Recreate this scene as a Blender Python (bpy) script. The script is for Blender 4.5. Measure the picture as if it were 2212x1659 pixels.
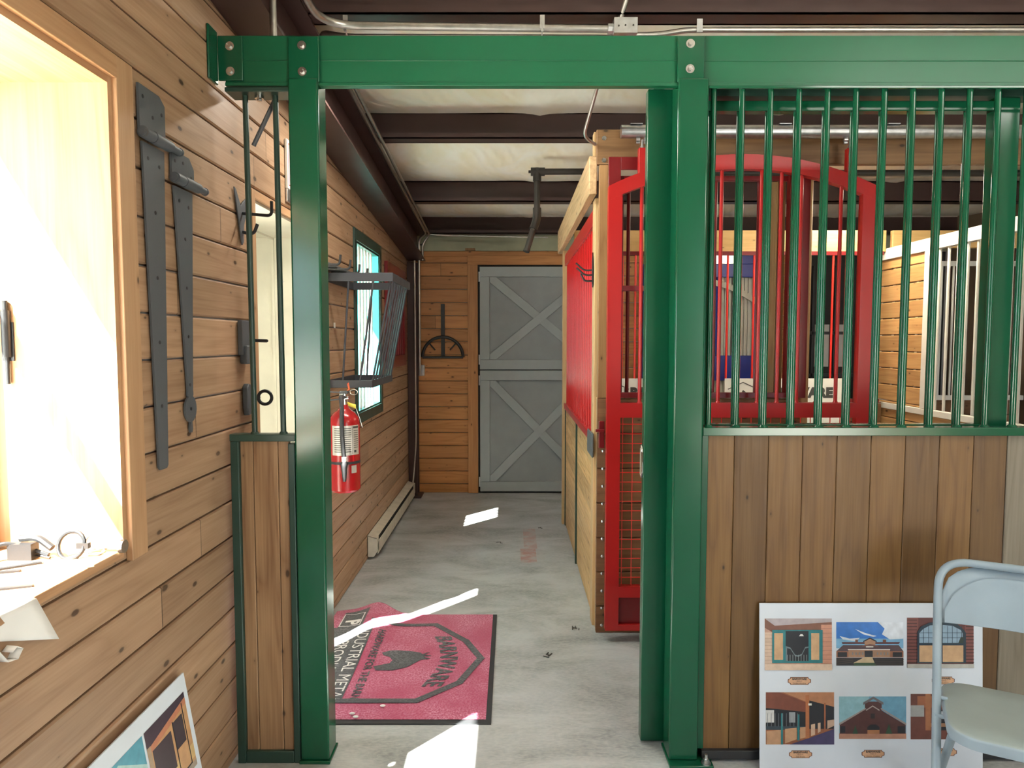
import bpy, bmesh, math, random
from mathutils import Vector, Matrix
random.seed(7)
for o in list(bpy.data.objects): bpy.data.objects.remove(o, do_unlink=True)
SC = bpy.context.scene
COL = SC.collection
R = math.radians

# ------------------------------------------------------------------ camera, world, sun, exposure
cam_d = bpy.data.cameras.new('camera'); cam = bpy.data.objects.new('camera', cam_d); COL.objects.link(cam)
cam.location = (0, 0, 1.55); cam.rotation_euler = (R(90 - 3.54), 0, 0)
cam_d.sensor_fit = 'HORIZONTAL'; cam_d.sensor_width = 36.0; cam_d.lens = 36.0 * 1480 / 2212
cam_d.clip_start = 0.02; cam_d.clip_end = 200
SC.camera = cam
SC.view_settings.view_transform = 'Standard'; SC.view_settings.look = 'None'
SC.view_settings.gamma = 1.0; SC.view_settings.exposure = 0.08; SC.view_settings.use_curve_mapping = False
wd = bpy.data.worlds.new('world'); SC.world = wd; wd.use_nodes = True
bg = wd.node_tree.nodes['Background']
bg.inputs[0].default_value = (0.80, 0.90, 1.0, 1); bg.inputs[1].default_value = 8.0
SUN_DIR = Vector((1.0, 1.12, -1.745)).normalized()
sd = bpy.data.lights.new('sun', 'SUN'); sun = bpy.data.objects.new('sun', sd); COL.objects.link(sun)
sd.energy = 95.0; sd.angle = R(0.6); sd.color = (1.0, 0.95, 0.86)
sun.rotation_euler = SUN_DIR.to_track_quat('-Z', 'Y').to_euler(); sun.location = (-4, -4, 6)

def area(name, loc, target, sx, sy, power, color):
    d = bpy.data.lights.new(name, 'AREA'); d.shape = 'RECTANGLE'; d.size = sx; d.size_y = sy
    d.energy = power; d.color = color
    o = bpy.data.objects.new(name, d); COL.objects.link(o); o.location = loc
    o.rotation_euler = (Vector(target) - Vector(loc)).to_track_quat('-Z', 'Y').to_euler()
    return o
# unseen area lamps added to brighten the front room, the stall and the aisle
area('front_fill', (2.5, 0.9, 2.98), (2.5, 1.2, 0), 1.6, 0.2, 30, (1.0, 0.96, 0.88))
area('aisle_fill', (2.6, 4.9, 2.62), (2.4, 4.9, 0), 1.2, 0.2, 40, (1.0, 0.86, 0.64))

area('aisle_fill', (-.42, 3.22, 2.78), (-.42, 3.5, 0), 0.9, 0.12, 30, (1.0, 0.95, 0.84))  # added lamp, hidden behind the green beam, lifts aisle floor and ceiling

# ------------------------------------------------------------------ materials
def newmat(name):
    m = bpy.data.materials.new(name); m.use_nodes = True
    nt = m.node_tree; return m, nt, nt.nodes['Principled BSDF']
def N(nt, t, **kw):
    n = nt.nodes.new(t)
    for k, v in kw.items(): setattr(n, k, v)
    return n
def math_(nt, op, a, b=None, c=None, clamp=False):
    n = N(nt, 'ShaderNodeMath', operation=op, use_clamp=clamp)
    for i, v in enumerate((a, b, c)):
        if v is None: continue
        if isinstance(v, (int, float)): n.inputs[i].default_value = v
        else: nt.links.new(v, n.inputs[i])
    return n.outputs[0]
def mixc(nt, fac, a, b, blend='MIX'):
    n = N(nt, 'ShaderNodeMix', data_type='RGBA', blend_type=blend)
    for i, v in ((0, fac), (6, a), (7, b)):
        if isinstance(v, (int, float)): n.inputs[i].default_value = v
        elif isinstance(v, tuple): n.inputs[i].default_value = v + (1,) if len(v) == 3 else v
        else: nt.links.new(v, n.inputs[i])
    return n.outputs[2]
def mrange(nt, v, a, b, c=0.0, d=1.0):
    n = N(nt, 'ShaderNodeMapRange'); nt.links.new(v, n.inputs[0])
    for i, x in enumerate((a, b, c, d)): n.inputs[i + 1].default_value = x
    return n.outputs[0]
def paint(name, col, rough=0.35, metal=0.0, var=0.06, bump=0.0, spec=0.5, scale=9):
    m, nt, p = newmat(name)
    g = N(nt, 'ShaderNodeNewGeometry')
    n = N(nt, 'ShaderNodeTexNoise'); n.inputs['Scale'].default_value = scale; n.inputs['Detail'].default_value = 4
    nt.links.new(g.outputs['Position'], n.inputs['Vector'])
    f = mrange(nt, n.outputs[0], .3, .7)
    lo = tuple(c * (1 - var) for c in col); hi = tuple(min(1, c * (1 + var)) for c in col)
    nt.links.new(mixc(nt, f, lo, hi), p.inputs['Base Color'])
    p.inputs['Roughness'].default_value = rough
    if var > .035: nt.links.new(mrange(nt, n.outputs[0], .3, .7, max(0.03, rough - .02), rough + .03), p.inputs['Roughness'])
    p.inputs['Metallic'].default_value = metal; p.inputs['Specular IOR Level'].default_value = spec
    if bump:
        b = N(nt, 'ShaderNodeBump'); b.inputs['Strength'].default_value = bump; b.inputs['Distance'].default_value = .002
        n2 = N(nt, 'ShaderNodeTexNoise'); n2.inputs['Scale'].default_value = 260
        nt.links.new(g.outputs['Position'], n2.inputs['Vector']); nt.links.new(n2.outputs[0], b.inputs['Height'])
        nt.links.new(b.outputs[0], p.inputs['Normal'])
    return m
def wood(name, la, wa, light, dark, pitch=50.0, phase=0.0, L=50.0, rough=0.5, knots=1.0, grain=1.0, var=.22, kden=4.0):
    """boards run along axis la, stack along axis wa (world axes)"""
    m, nt, p = newmat(name)
    g = N(nt, 'ShaderNodeNewGeometry'); s = N(nt, 'ShaderNodeSeparateXYZ'); nt.links.new(g.outputs['Position'], s.inputs[0])
    ax = s.outputs; l, w, d = ax[la], ax[wa], ax[3 - la - wa]
    row = math_(nt, 'FLOOR', math_(nt, 'DIVIDE', math_(nt, 'SUBTRACT', w, phase), pitch))
    wn = N(nt, 'ShaderNodeTexWhiteNoise', noise_dimensions='1D'); nt.links.new(row, wn.inputs['W'])
    lo = math_(nt, 'DIVIDE', math_(nt, 'ADD', l, math_(nt, 'MULTIPLY', wn.outputs[0], 7.0)), L)
    seg = math_(nt, 'FLOOR', lo)
    idv = math_(nt, 'ADD', math_(nt, 'MULTIPLY', row, 17.31), math_(nt, 'MULTIPLY', seg, 3.77))
    wn2 = N(nt, 'ShaderNodeTexWhiteNoise', noise_dimensions='1D'); nt.links.new(idv, wn2.inputs['W'])
    rnd = wn2.outputs[0]
    # long grain
    cb = N(nt, 'ShaderNodeCombineXYZ')
    nt.links.new(math_(nt, 'ADD', math_(nt, 'MULTIPLY', l, .9), math_(nt, 'MULTIPLY', rnd, 13.0)), cb.inputs[0])
    nt.links.new(math_(nt, 'MULTIPLY', w, 9.0), cb.inputs[1]); nt.links.new(math_(nt, 'MULTIPLY', d, 9.0), cb.inputs[2])
    n1 = N(nt, 'ShaderNodeTexNoise'); n1.inputs['Scale'].default_value = 1.0; n1.inputs['Detail'].default_value = 2; n1.inputs['Distortion'].default_value = .3
    nt.links.new(cb.outputs[0], n1.inputs['Vector'])
    rings = math_(nt, 'PINGPONG', math_(nt, 'MULTIPLY', n1.outputs[0], 11.0), 1.0)
    cf = N(nt, 'ShaderNodeCombineXYZ')
    nt.links.new(math_(nt, 'MULTIPLY', l, 4.0), cf.inputs[0]); nt.links.new(math_(nt, 'MULTIPLY', w, 130.0), cf.inputs[1]); nt.links.new(math_(nt, 'MULTIPLY', d, 130.0), cf.inputs[2])
    n2 = N(nt, 'ShaderNodeTexNoise'); n2.inputs['Scale'].default_value = 1.0; n2.inputs['Detail'].default_value = 3
    nt.links.new(cf.outputs[0], n2.inputs['Vector'])
    n3 = N(nt, 'ShaderNodeTexNoise'); n3.inputs['Scale'].default_value = 1.7; n3.inputs['Detail'].default_value = 3
    nt.links.new(cb.outputs[0], n3.inputs['Vector'])
    gr = math_(nt, 'ADD', math_(nt, 'MULTIPLY', math_(nt, 'POWER', rings, 2.0), .42 * grain), math_(nt, 'MULTIPLY', mrange(nt, n2.outputs[0], .3, .7), .30 * grain))
    gr = math_(nt, 'ADD', gr, math_(nt, 'MULTIPLY', mrange(nt, n3.outputs[0], .3, .75), .28), clamp=True)
    col = mixc(nt, gr, light, dark)
    bright = mrange(nt, rnd, 0, 1, 1 - var, 1 + var * .6)
    cbr = N(nt, 'ShaderNodeCombineXYZ')
    for i in range(3): nt.links.new(bright, cbr.inputs[i])
    col = mixc(nt, 1.0, col, cbr.outputs[0], 'MULTIPLY')
    # knots
    if knots:
        kv = N(nt, 'ShaderNodeCombineXYZ')
        nt.links.new(math_(nt, 'MULTIPLY', l, kden), kv.inputs[0]); nt.links.new(math_(nt, 'MULTIPLY', w, kden * 2.0), kv.inputs[1]); nt.links.new(math_(nt, 'MULTIPLY', rnd, 40.0), kv.inputs[2])
        vo = N(nt, 'ShaderNodeTexVoronoi', voronoi_dimensions='2D'); vo.inputs['Scale'].default_value = 1.0
        nt.links.new(kv.outputs[0], vo.inputs['Vector'])
        sc = N(nt, 'ShaderNodeSeparateColor'); nt.links.new(vo.outputs['Color'], sc.inputs[0])
        size = mrange(nt, sc.outputs[0], .45, 1.0, 0.0, .075 * knots)
        km = math_(nt, 'SUBTRACT', size, vo.outputs['Distance'])
        k = mrange(nt, km, -.012, .02)
        k = math_(nt, 'MULTIPLY', k, math_(nt, 'GREATER_THAN', sc.outputs[0], .5))
        halo = mrange(nt, km, -.07, .0, 0, .35)
        halo = math_(nt, 'MULTIPLY', halo, math_(nt, 'GREATER_THAN', sc.outputs[0], .5))
        col = mixc(nt, halo, col, tuple(c * .6 for c in dark))
        col = mixc(nt, k, col, tuple(c * .28 for c in dark))
    if L < 40:
        fr = math_(nt, 'FRACT', lo)
        j = math_(nt, 'LESS_THAN', fr, .0035 / L)
        col = mixc(nt, j, col, tuple(c * .2 for c in dark))
    nt.links.new(col, p.inputs['Base Color'])
    nt.links.new(mrange(nt, n2.outputs[0], .3, .7, rough - .06, rough + .08), p.inputs['Roughness'])
    b = N(nt, 'ShaderNodeBump'); b.inputs['Strength'].default_value = .25; b.inputs['Distance'].default_value = .0015
    nt.links.new(gr, b.inputs['Height']); nt.links.new(b.outputs[0], p.inputs['Normal'])
    return m
M = {}
PL, PD = (.42, .27, .165), (.27, .155, .085)
M['wall_y'] = wood('pine_wall_y', 1, 2, PL, PD, .133, .035, 2.9, knots=1.25, kden=5)
M['wall_x'] = wood('pine_wall_x', 0, 2, (.62, .29, .10), (.38, .145, .04), .1325, .09, 2.3, kden=5)
M['casing'] = wood('pine_casing', 2, 1, (.50, .31, .17), (.36, .20, .10), knots=.7, var=.1)
M['casing_y'] = wood('pine_casing_y', 1, 2, (.52, .31, .165), (.36, .19, .09), knots=1, var=.1)
M['panel_z'] = wood('cedar_boards', 2, 0, (.185, .098, .028), (.100, .045, .012), .1235, .0628, 30, knots=.5, var=.3)
M['narrow_z'] = wood('pine_narrow', 2, 0, (.38, .24, .13), (.20, .105, .05), .09, -.9325, 30, knots=1.1, var=.12, grain=1.3)
M['grey_z'] = wood('weathered', 2, 0, (.27, .24, .18), (.15, .12, .08), .12, 0, 30, knots=.8, var=.2)
M['post_z'] = wood('post_wood', 2, 1, (.62, .43, .22), (.42, .26, .11), knots=.6, var=.1)
M['post_brown'] = wood('post_brown', 2, 0, (.36, .21, .085), (.22, .11, .04), knots=.6, var=.1)
M['beam_x'] = wood('beam_x', 0, 2, (.25, .14, .06), (.15, .075, .03), knots=.8, var=.1)
M['beam_x_light'] = wood('beam_x_light', 0, 2, (.74, .50, .21), (.58, .36, .13), knots=.7, var=.1)
M['beam_y'] = wood('beam_y', 1, 2, (.62, .43, .24), (.40, .26, .13), knots=.9, var=.1, grain=1.3)
M['low_x'] = wood('low_boards', 0, 2, (.26, .13, .055), (.14, .06, .025), .185, 0.145, 30, var=.25)
M['side_y'] = wood('side_boards', 1, 2, (.72, .47, .21), (.46, .26, .10), .14, .02, 30, knots=.8, var=.25, grain=1.3)
M['part_y'] = wood('partition_boards', 1, 2, (.66, .41, .17), (.42, .22, .08), .131, .03, 30, var=.2)
M['stall_x'] = wood('stall_boards', 0, 2, (.60, .40, .16), (.40, .23, .08), .131, .0, 2.3, kden=5)
M['green'] = paint('green_enamel', (.0045, .078, .036), .17, var=.04, scale=4)
M['beamgreen'] = paint('beam_green_enamel', (.006, .100, .045), .36, var=.05, scale=4)
M['dgreen'] = paint('dark_green_enamel', (.020, .052, .040), .35)
M['red'] = paint('red_enamel', (.42, .013, .013), .28, var=.03)
M['redgloss'] = paint('glossy_red_enamel', (.45, .012, .014), .13, var=.0)
M['dred'] = paint('deep_red_enamel', (.17, .008, .011), .3, var=.03)
M['bred'] = paint('bright_red_enamel', (.75, .03, .02), .35)
M['maroon'] = paint('brown_primer', (.055, .030, .027), .40, spec=.4)
M['black'] = paint('black_iron', (.018, .019, .021), .42, bump=.15)
M['iron'] = paint('dark_powder_coat', (.085, .095, .105), .5, bump=.15)
M['rackgrey'] = paint('rack_powder_coat', (.035, .037, .045), .45)
M['galv'] = paint('galvanised', (.62, .64, .66), .33, 1.0, var=.15, scale=30)
M['steel'] = paint('bright_steel', (.72, .72, .70), .25, 1.0, var=.1, scale=40)
M['conduit'] = paint('conduit', (.50, .49, .46), .36, 1.0, var=.12, scale=30)
M['pipe'] = paint('black_pipe', (.05, .047, .042), .45, .3)
M['white'] = paint('white_enamel', (.80, .80, .74), .4)
M['cream'] = paint('cream_enamel', (.74, .72, .60), .45, var=.05)
M['heater'] = paint('heater_enamel', (.56, .53, .44), .45, var=.12, scale=14)
M['greydoor'] = paint('grey_door_paint', (.27, .30, .31), .4, var=.05)
M['greyframe'] = paint('grey_frame_paint', (.33, .37, .38), .33, var=.04)
M['blue'] = paint('blue_enamel', (.003, .020, .27), .35)
M['teal'] = paint('teal_enamel', (.06, .55, .52), .4)
M['chair'] = paint('chair_enamel', (.29, .37, .43), .36, bump=.08)
M['chairseat'] = paint('chair_seat_enamel', (.29, .345, .34), .42, bump=.08)
M['foam'] = paint('foam_board', (.60, .66, .73), .6, var=.03)
M['paper'] = paint('paper', (.82, .82, .80), .7, var=.03)
M['rubber'] = paint('black_rubber', (.03, .032, .036), .6)
M['extred'] = paint('extinguisher_red', (.36, .009, .012), .22)
M['lab'] = paint('silver_label', (.55, .53, .48), .35, .3)
M['corr'] = paint('pale_cladding', (.55, .55, .47), .5)
M['insul_wall'] = paint('wall_insulation', (.42, .45, .32), .6, var=.12, scale=5)
M['siding'] = paint('siding', (.45, .44, .42), .6)
M['backwall'] = paint('brown_wall_board', (.20, .15, .10), .7)
M['ground'] = paint('pale_gravel', (.72, .69, .62), .9, var=.15, scale=3)
M['dark'] = paint('dark_void', (.012, .012, .012), .7)
M['chrome'] = paint('chrome', (.8, .8, .8), .12, 1.0)
M['yellow'] = paint('yellow_tag', (.75, .62, .08), .5)
M['orange'] = paint('orange_seal', (.85, .12, .03), .5)
M['ink'] = paint('dark_ink', (.05, .05, .045), .6)
M['fibre'] = paint('white_fibre', (.7, .7, .68), .8)

def floor_mat():
    m, nt, p = newmat('concrete')
    g = N(nt, 'ShaderNodeNewGeometry')
    mp = N(nt, 'ShaderNodeMapping'); mp.inputs['Scale'].default_value = (1.0, 2.2, 1); nt.links.new(g.outputs['Position'], mp.inputs[0])
    a = N(nt, 'ShaderNodeTexNoise'); a.inputs['Scale'].default_value = 1.6; a.inputs['Detail'].default_value = 9; a.inputs['Roughness'].default_value = .68; a.inputs['Distortion'].default_value = .6
    nt.links.new(mp.outputs[0], a.inputs[0])
    b = N(nt, 'ShaderNodeTexNoise'); b.inputs['Scale'].default_value = 45; b.inputs['Detail'].default_value = 5; nt.links.new(mp.outputs[0], b.inputs[0])
    c = N(nt, 'ShaderNodeTexNoise'); c.inputs['Scale'].default_value = 2.7; c.inputs['Detail'].default_value = 3; nt.links.new(g.outputs['Position'], c.inputs[0])
    col = mixc(nt, mrange(nt, a.outputs[0], .36, .62), (.20, .215, .215), (.44, .465, .475))
    col = mixc(nt, mrange(nt, c.outputs[0], .45, .7, 0, .5), col, (.48, .51, .55))
    col = mixc(nt, mrange(nt, b.outputs[0], .35, .75, 0, .5), col, (.56, .57, .54))
    sp = N(nt, 'ShaderNodeTexVoronoi'); sp.inputs['Scale'].default_value = 26; nt.links.new(g.outputs['Position'], sp.inputs[0])
    col = mixc(nt, mrange(nt, sp.outputs[0], .06, .035, 0, .7), col, (.62, .61, .57))
    # old red paint stain on the aisle floor
    s = N(nt, 'ShaderNodeSeparateXYZ'); nt.links.new(g.outputs['Position'], s.inputs[0])
    def box(x0, x1, y0, y1):
        q = math_(nt, 'MULTIPLY', math_(nt, 'GREATER_THAN', s.outputs[0], x0), math_(nt, 'LESS_THAN', s.outputs[0], x1))
        q2 = math_(nt, 'MULTIPLY', math_(nt, 'GREATER_THAN', s.outputs[1], y0), math_(nt, 'LESS_THAN', s.outputs[1], y1))
        return math_(nt, 'MULTIPLY', q, q2)
    d = N(nt, 'ShaderNodeTexNoise'); d.inputs['Scale'].default_value = 14; d.inputs['Detail'].default_value = 6; nt.links.new(g.outputs['Position'], d.inputs[0])
    mk = math_(nt, 'ADD', box(.062, .176, 4.73, 5.05), math_(nt, 'MULTIPLY', box(.09, .19, 5.05, 5.6), .7))
    mk = math_(nt, 'MULTIPLY', mk, mrange(nt, d.outputs[0], .35, .6, .1, .75))
    col = mixc(nt, mk, col, (.42, .17, .13))
    nt.links.new(col, p.inputs['Base Color'])
    nt.links.new(mrange(nt, a.outputs[0], .3, .7, .52, .34), p.inputs['Roughness'])
    bp = N(nt, 'ShaderNodeBump'); bp.inputs['Strength'].default_value = .2; bp.inputs['Distance'].default_value = .004
    nt.links.new(b.outputs[0], bp.inputs['Height']); nt.links.new(bp.outputs[0], p.inputs['Normal'])
    return m
def insul_mat():
    m, nt, p = newmat('insulation_facing')
    g = N(nt, 'ShaderNodeNewGeometry')
    mp = N(nt, 'ShaderNodeMapping'); mp.inputs['Scale'].default_value = (2.2, 1.2, 1); mp.inputs['Rotation'].default_value = (0, 0, .5); nt.links.new(g.outputs['Position'], mp.inputs[0])
    a = N(nt, 'ShaderNodeTexNoise'); a.inputs['Scale'].default_value = 1.5; a.inputs['Detail'].default_value = 5; a.inputs['Distortion'].default_value = 1.4; nt.links.new(mp.outputs[0], a.inputs[0])
    col = mixc(nt, mrange(nt, a.outputs[0], .35, .65), (.92, .85, .68), (.96, .94, .87))
    nt.links.new(col, p.inputs['Base Color']); p.inputs['Roughness'].default_value = .38
    w = N(nt, 'ShaderNodeTexWave', wave_type='BANDS'); w.inputs['Scale'].default_value = 1.6; w.inputs['Distortion'].default_value = 9; w.inputs['Detail'].default_value = 3
    nt.links.new(mp.outputs[0], w.inputs[0])
    bp = N(nt, 'ShaderNodeBump'); bp.inputs['Strength'].default_value = .22; bp.inputs['Distance'].default_value = .015
    nt.links.new(w.outputs[1], bp.inputs['Height']); nt.links.new(bp.outputs[0], p.inputs['Normal'])
    return m
def glass_mat():
    m, nt, p = newmat('window_glass')
    tr = N(nt, 'ShaderNodeBsdfTransparent'); tr.inputs[0].default_value = (.95, .97, .97, 1)
    gl = N(nt, 'ShaderNodeBsdfGlossy'); gl.inputs['Roughness'].default_value = .02
    mx = N(nt, 'ShaderNodeMixShader'); mx.inputs[0].default_value = .05; nt.links.new(tr.outputs[0], mx.inputs[1]); nt.links.new(gl.outputs[0], mx.inputs[2])
    nt.links.new(mx.outputs[0], nt.nodes['Material Output'].inputs[0])
    return m
def carpet_mat(name, col, dust):
    m, nt, p = newmat(name)
    g = N(nt, 'ShaderNodeNewGeometry')
    a = N(nt, 'ShaderNodeTexNoise'); a.inputs['Scale'].default_value = 120; a.inputs['Detail'].default_value = 4; nt.links.new(g.outputs['Position'], a.inputs[0])
    b = N(nt, 'ShaderNodeTexNoise'); b.inputs['Scale'].default_value = 5; b.inputs['Detail'].default_value = 5; nt.links.new(g.outputs['Position'], b.inputs[0])
    f = math_(nt, 'MULTIPLY', mrange(nt, a.outputs[0], .4, .7), mrange(nt, b.outputs[0], .35, .7, .1, .8))
    nt.links.new(mixc(nt, f, col, dust), p.inputs['Base Color'])
    p.inputs['Roughness'].default_value = .9; p.inputs['Sheen Weight'].default_value = .3
    bp = N(nt, 'ShaderNodeBump'); bp.inputs['Strength'].default_value = .7; bp.inputs['Distance'].default_value = .004
    nt.links.new(a.outputs[0], bp.inputs['Height']); nt.links.new(bp.outputs[0], p.inputs['Normal'])
    return m
M['floor'] = floor_mat(); M['insul'] = insul_mat(); M['glass'] = glass_mat()
M['carpet'] = carpet_mat('pink_carpet', (.38, .035, .105), (.78, .40, .54))
M['carpet_k'] = carpet_mat('black_carpet', (.035, .04, .045), (.22, .22, .24))
_pc = {}
def flat(c, rough=.35):
    k = tuple(round(v, 3) for v in c)
    if k not in _pc: _pc[k] = paint('print_ink', c, rough, var=.12, scale=40)
    return _pc[k]

# ------------------------------------------------------------------ mesh builder
class MB:
    def __init__(s): s.v = []; s.f = []; s.mi = []
    def add(s, vs, fs, mi=0):
        b = len(s.v); s.v += [Vector(v) for v in vs]; s.f += [tuple(i + b for i in f) for f in fs]; s.mi += [mi] * len(fs); return s
    def hexa(s, p, mi=0):   # 8 points: bottom loop, top loop
        return s.add(p, [(0, 3, 2, 1), (4, 5, 6, 7), (0, 1, 5, 4), (1, 2, 6, 5), (2, 3, 7, 6), (3, 0, 4, 7)], mi)
    def box(s, x0, x1, y0, y1, z0, z1, mi=0):
        return s.hexa([(x0, y0, z0), (x1, y0, z0), (x1, y1, z0), (x0, y1, z0), (x0, y0, z1), (x1, y0, z1), (x1, y1, z1), (x0, y1, z1)], mi)
    def bar(s, a, b, w, h, up=(0, 0, 1), mi=0):   # rectangular bar from a to b
        a, b = Vector(a), Vector(b); d = (b - a).normalized(); u = Vector(up)
        sd_ = d.cross(u); sd_ = sd_.normalized() if sd_.length > 1e-6 else Vector((1, 0, 0)); u = sd_.cross(d).normalized()
        q = []
        for c in (a, b):
            for i, j in ((-1, -1), (1, -1), (1, 1), (-1, 1)): q.append(c + sd_ * (i * w / 2) + u * (j * h / 2))
        return s.hexa(q, mi)
    def cyl(s, a, b, r0, r1=None, n=16, mi=0, cap=True):
        r1 = r0 if r1 is None else r1; a, b = Vector(a), Vector(b); d = (b - a).normalized()
        u = d.orthogonal().normalized(); w = d.cross(u); vs = []
        for c, r in ((a, r0), (b, r1)):
            for i in range(n):
                t = 2 * math.pi * i / n; vs.append(c + u * (math.cos(t) * r) + w * (math.sin(t) * r))
        fs = [(i, (i + 1) % n, n + (i + 1) % n, n + i) for i in range(n)]
        if cap: fs += [tuple(range(n - 1, -1, -1)), tuple(range(n, 2 * n))]
        return s.add(vs, fs, mi)
    def lathe(s, c, axis, prof, n=28, mi=0):   # prof [(dist along axis, r)]
        c = Vector(c); d = Vector(axis).normalized(); u = d.orthogonal().normalized(); w = d.cross(u); vs = []; fs = []
        for h, r in prof:
            for i in range(n):
                t = 2 * math.pi * i / n; vs.append(c + d * h + u * (math.cos(t) * r) + w * (math.sin(t) * r))
        m = len(prof)
        for k in range(m - 1):
            for i in range(n): fs.append((k * n + i, k * n + (i + 1) % n, (k + 1) * n + (i + 1) % n, (k + 1) * n + i))
        fs += [tuple(range(n - 1, -1, -1)), tuple(range((m - 1) * n, m * n))]
        return s.add(vs, fs, mi)
    def tube(s, pts, r, n=12, mi=0, fillet=0.0, seg=6, closed=False, flat=1.0):
        pts = [Vector(p) for p in pts]
        if fillet:
            out = [] if closed else [pts[0]]
            idx = range(len(pts)) if closed else range(1, len(pts) - 1)
            for i in idx:
                p0, p1, p2 = pts[i - 1], pts[i], pts[(i + 1) % len(pts)]
                a = (p0 - p1); b = (p2 - p1); fl = min(fillet, a.length * .49, b.length * .49)
                A = p1 + a.normalized() * fl; B = p1 + b.normalized() * fl
                for k in range(seg + 1):
                    t = k / seg; out.append(A * (1 - t) ** 2 + p1 * 2 * t * (1 - t) + B * t * t)
            if not closed: out.append(pts[-1])
            pts = out
        m = len(pts); vs = []; fs = []
        up = None
        for i in range(m):
            if closed: d = (pts[(i + 1) % m] - pts[i - 1]).normalized()
            else: d = (pts[min(i + 1, m - 1)] - pts[max(i - 1, 0)]).normalized()
            if up is None: up = d.orthogonal().normalized()
            up = (up - d * up.dot(d)); up = up.normalized() if up.length > 1e-6 else d.orthogonal().normalized()
            w = d.cross(up)
            for k in range(n):
                t = 2 * math.pi * k / n; vs.append(pts[i] + up * (math.cos(t) * r) + w * (math.sin(t) * r * flat))
        rng = m if closed else m - 1
        for i in range(rng):
            j = (i + 1) % m
            for k in range(n): fs.append((i * n + k, i * n + (k + 1) % n, j * n + (k + 1) % n, j * n + k))
        if not closed: fs += [tuple(range(n - 1, -1, -1)), tuple(range((m - 1) * n, m * n))]
        return s.add(vs, fs, mi)
    def prism(s, poly, n, t, mi=0):   # poly 3D points in plane; extruded along n by t
        n = Vector(n).normalized() * t; k = len(poly); vs = [Vector(p) for p in poly] + [Vector(p) + n for p in poly]
        fs = [tuple(range(k - 1, -1, -1)), tuple(range(k, 2 * k))] + [(i, (i + 1) % k, k + (i + 1) % k, k + i) for i in range(k)]
        return s.add(vs, fs, mi)
    def sphere(s, c, r, sx=1, sy=1, sz=1, n=14, mi=0):
        c = Vector(c); vs = []; fs = []; h = n // 2
        for i in range(h + 1):
            ph = math.pi * i / h
            for k in range(n):
                t = 2 * math.pi * k / n
                vs.append(c + Vector((math.sin(ph) * math.cos(t) * r * sx, math.sin(ph) * math.sin(t) * r * sy, math.cos(ph) * r * sz)))
        for i in range(h):
            for k in range(n): fs.append((i * n + k, (i + 1) * n + k, (i + 1) * n + (k + 1) % n, i * n + (k + 1) % n))
        return s.add(vs, fs, mi)
    def planks(s, O, u, v, nrm, L, v0, v1, pitch, phase, t=.02, gap=.006, ch=.005, mi=0):
        """planks along u, stacked along v between world offsets v0..v1 (distance along v from O)"""
        O, u, v, nrm = Vector(O), Vector(u), Vector(v), Vector(nrm)
        k = math.floor((v0 - phase) / pitch)
        while phase + k * pitch < v1 - 1e-4:
            a = max(v0, phase + k * pitch + gap / 2); b = min(v1, phase + (k + 1) * pitch - gap / 2); k += 1
            if b - a < .006: continue
            prof = [(a, -t), (b, -t), (b, -ch), (b - ch, 0), (a + ch, 0), (a, -ch)]
            poly = [O + v * p + nrm * q for p, q in prof]
            s.prism(poly, u, L, mi)
        return s
    def build(s, name, mats, parent=None, bevel=0.0, label=None, cat=None, group=None, kind=None, seg=2, angle=32):
        if not isinstance(mats, (list, tuple)): mats = [mats]
        mn = Vector((min(v.x for v in s.v), min(v.y for v in s.v), min(v.z for v in s.v)))
        mx = Vector((max(v.x for v in s.v), max(v.y for v in s.v), max(v.z for v in s.v)))
        org = Vector(((mn.x + mx.x) / 2, (mn.y + mx.y) / 2, mn.z))
        me = bpy.data.meshes.new(name); me.from_pydata([v - org for v in s.v], [], s.f)
        for m in mats: me.materials.append(m)
        me.polygons.foreach_set('material_index', s.mi)
        bm = bmesh.new(); bm.from_mesh(me)
        bmesh.ops.recalc_face_normals(bm, faces=bm.faces)
        bm.to_mesh(me); bm.free()
        me.polygons.foreach_set('use_smooth', [True] * len(me.polygons))
        me.set_sharp_from_angle(angle=R(angle)); me.update()
        o = bpy.data.objects.new(name, me); COL.objects.link(o)
        o.location = org - (WORG.get(parent.name, Vector((0, 0, 0))) if parent else Vector((0, 0, 0)))
        WORG[o.name] = org
        if parent: o.parent = parent
        if bevel:
            b = o.modifiers.new('bevel', 'BEVEL'); b.width = bevel; b.segments = seg; b.limit_method = 'ANGLE'; b.angle_limit = R(40)
        meta(o, label, cat, group, kind)
        return o
WORG = {}
def meta(o, label=None, cat=None, group=None, kind=None):
    if label: o['label'] = label
    if cat: o['category'] = cat
    if group: o['group'] = group
    if kind: o['kind'] = kind
def thing(name, loc, label, cat, group=None, kind=None):
    o = bpy.data.objects.new(name, None); COL.objects.link(o); o.location = loc; o.empty_display_size = .05
    WORG[o.name] = Vector(loc); meta(o, label, cat, group, kind); return o
def copy_at(o, delta, parent=None):
    c = o.copy(); COL.objects.link(c); c.location = o.location + Vector(delta)
    c.parent = parent if parent else o.parent; WORG[c.name] = WORG[o.name] + Vector(delta); return c
def copy_tree(root, loc, rotz=None, label=None):
    r = root.copy(); COL.objects.link(r); r.location = loc
    if rotz is not None: r.rotation_euler = (0, 0, rotz)
    if label: r['label'] = label
    for ch in list(root.children):
        c = ch.copy(); COL.objects.link(c); c.parent = r
        for g2 in ch.children:
            d = g2.copy(); COL.objects.link(d); d.parent = c
    return r
_tc = {}
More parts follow.
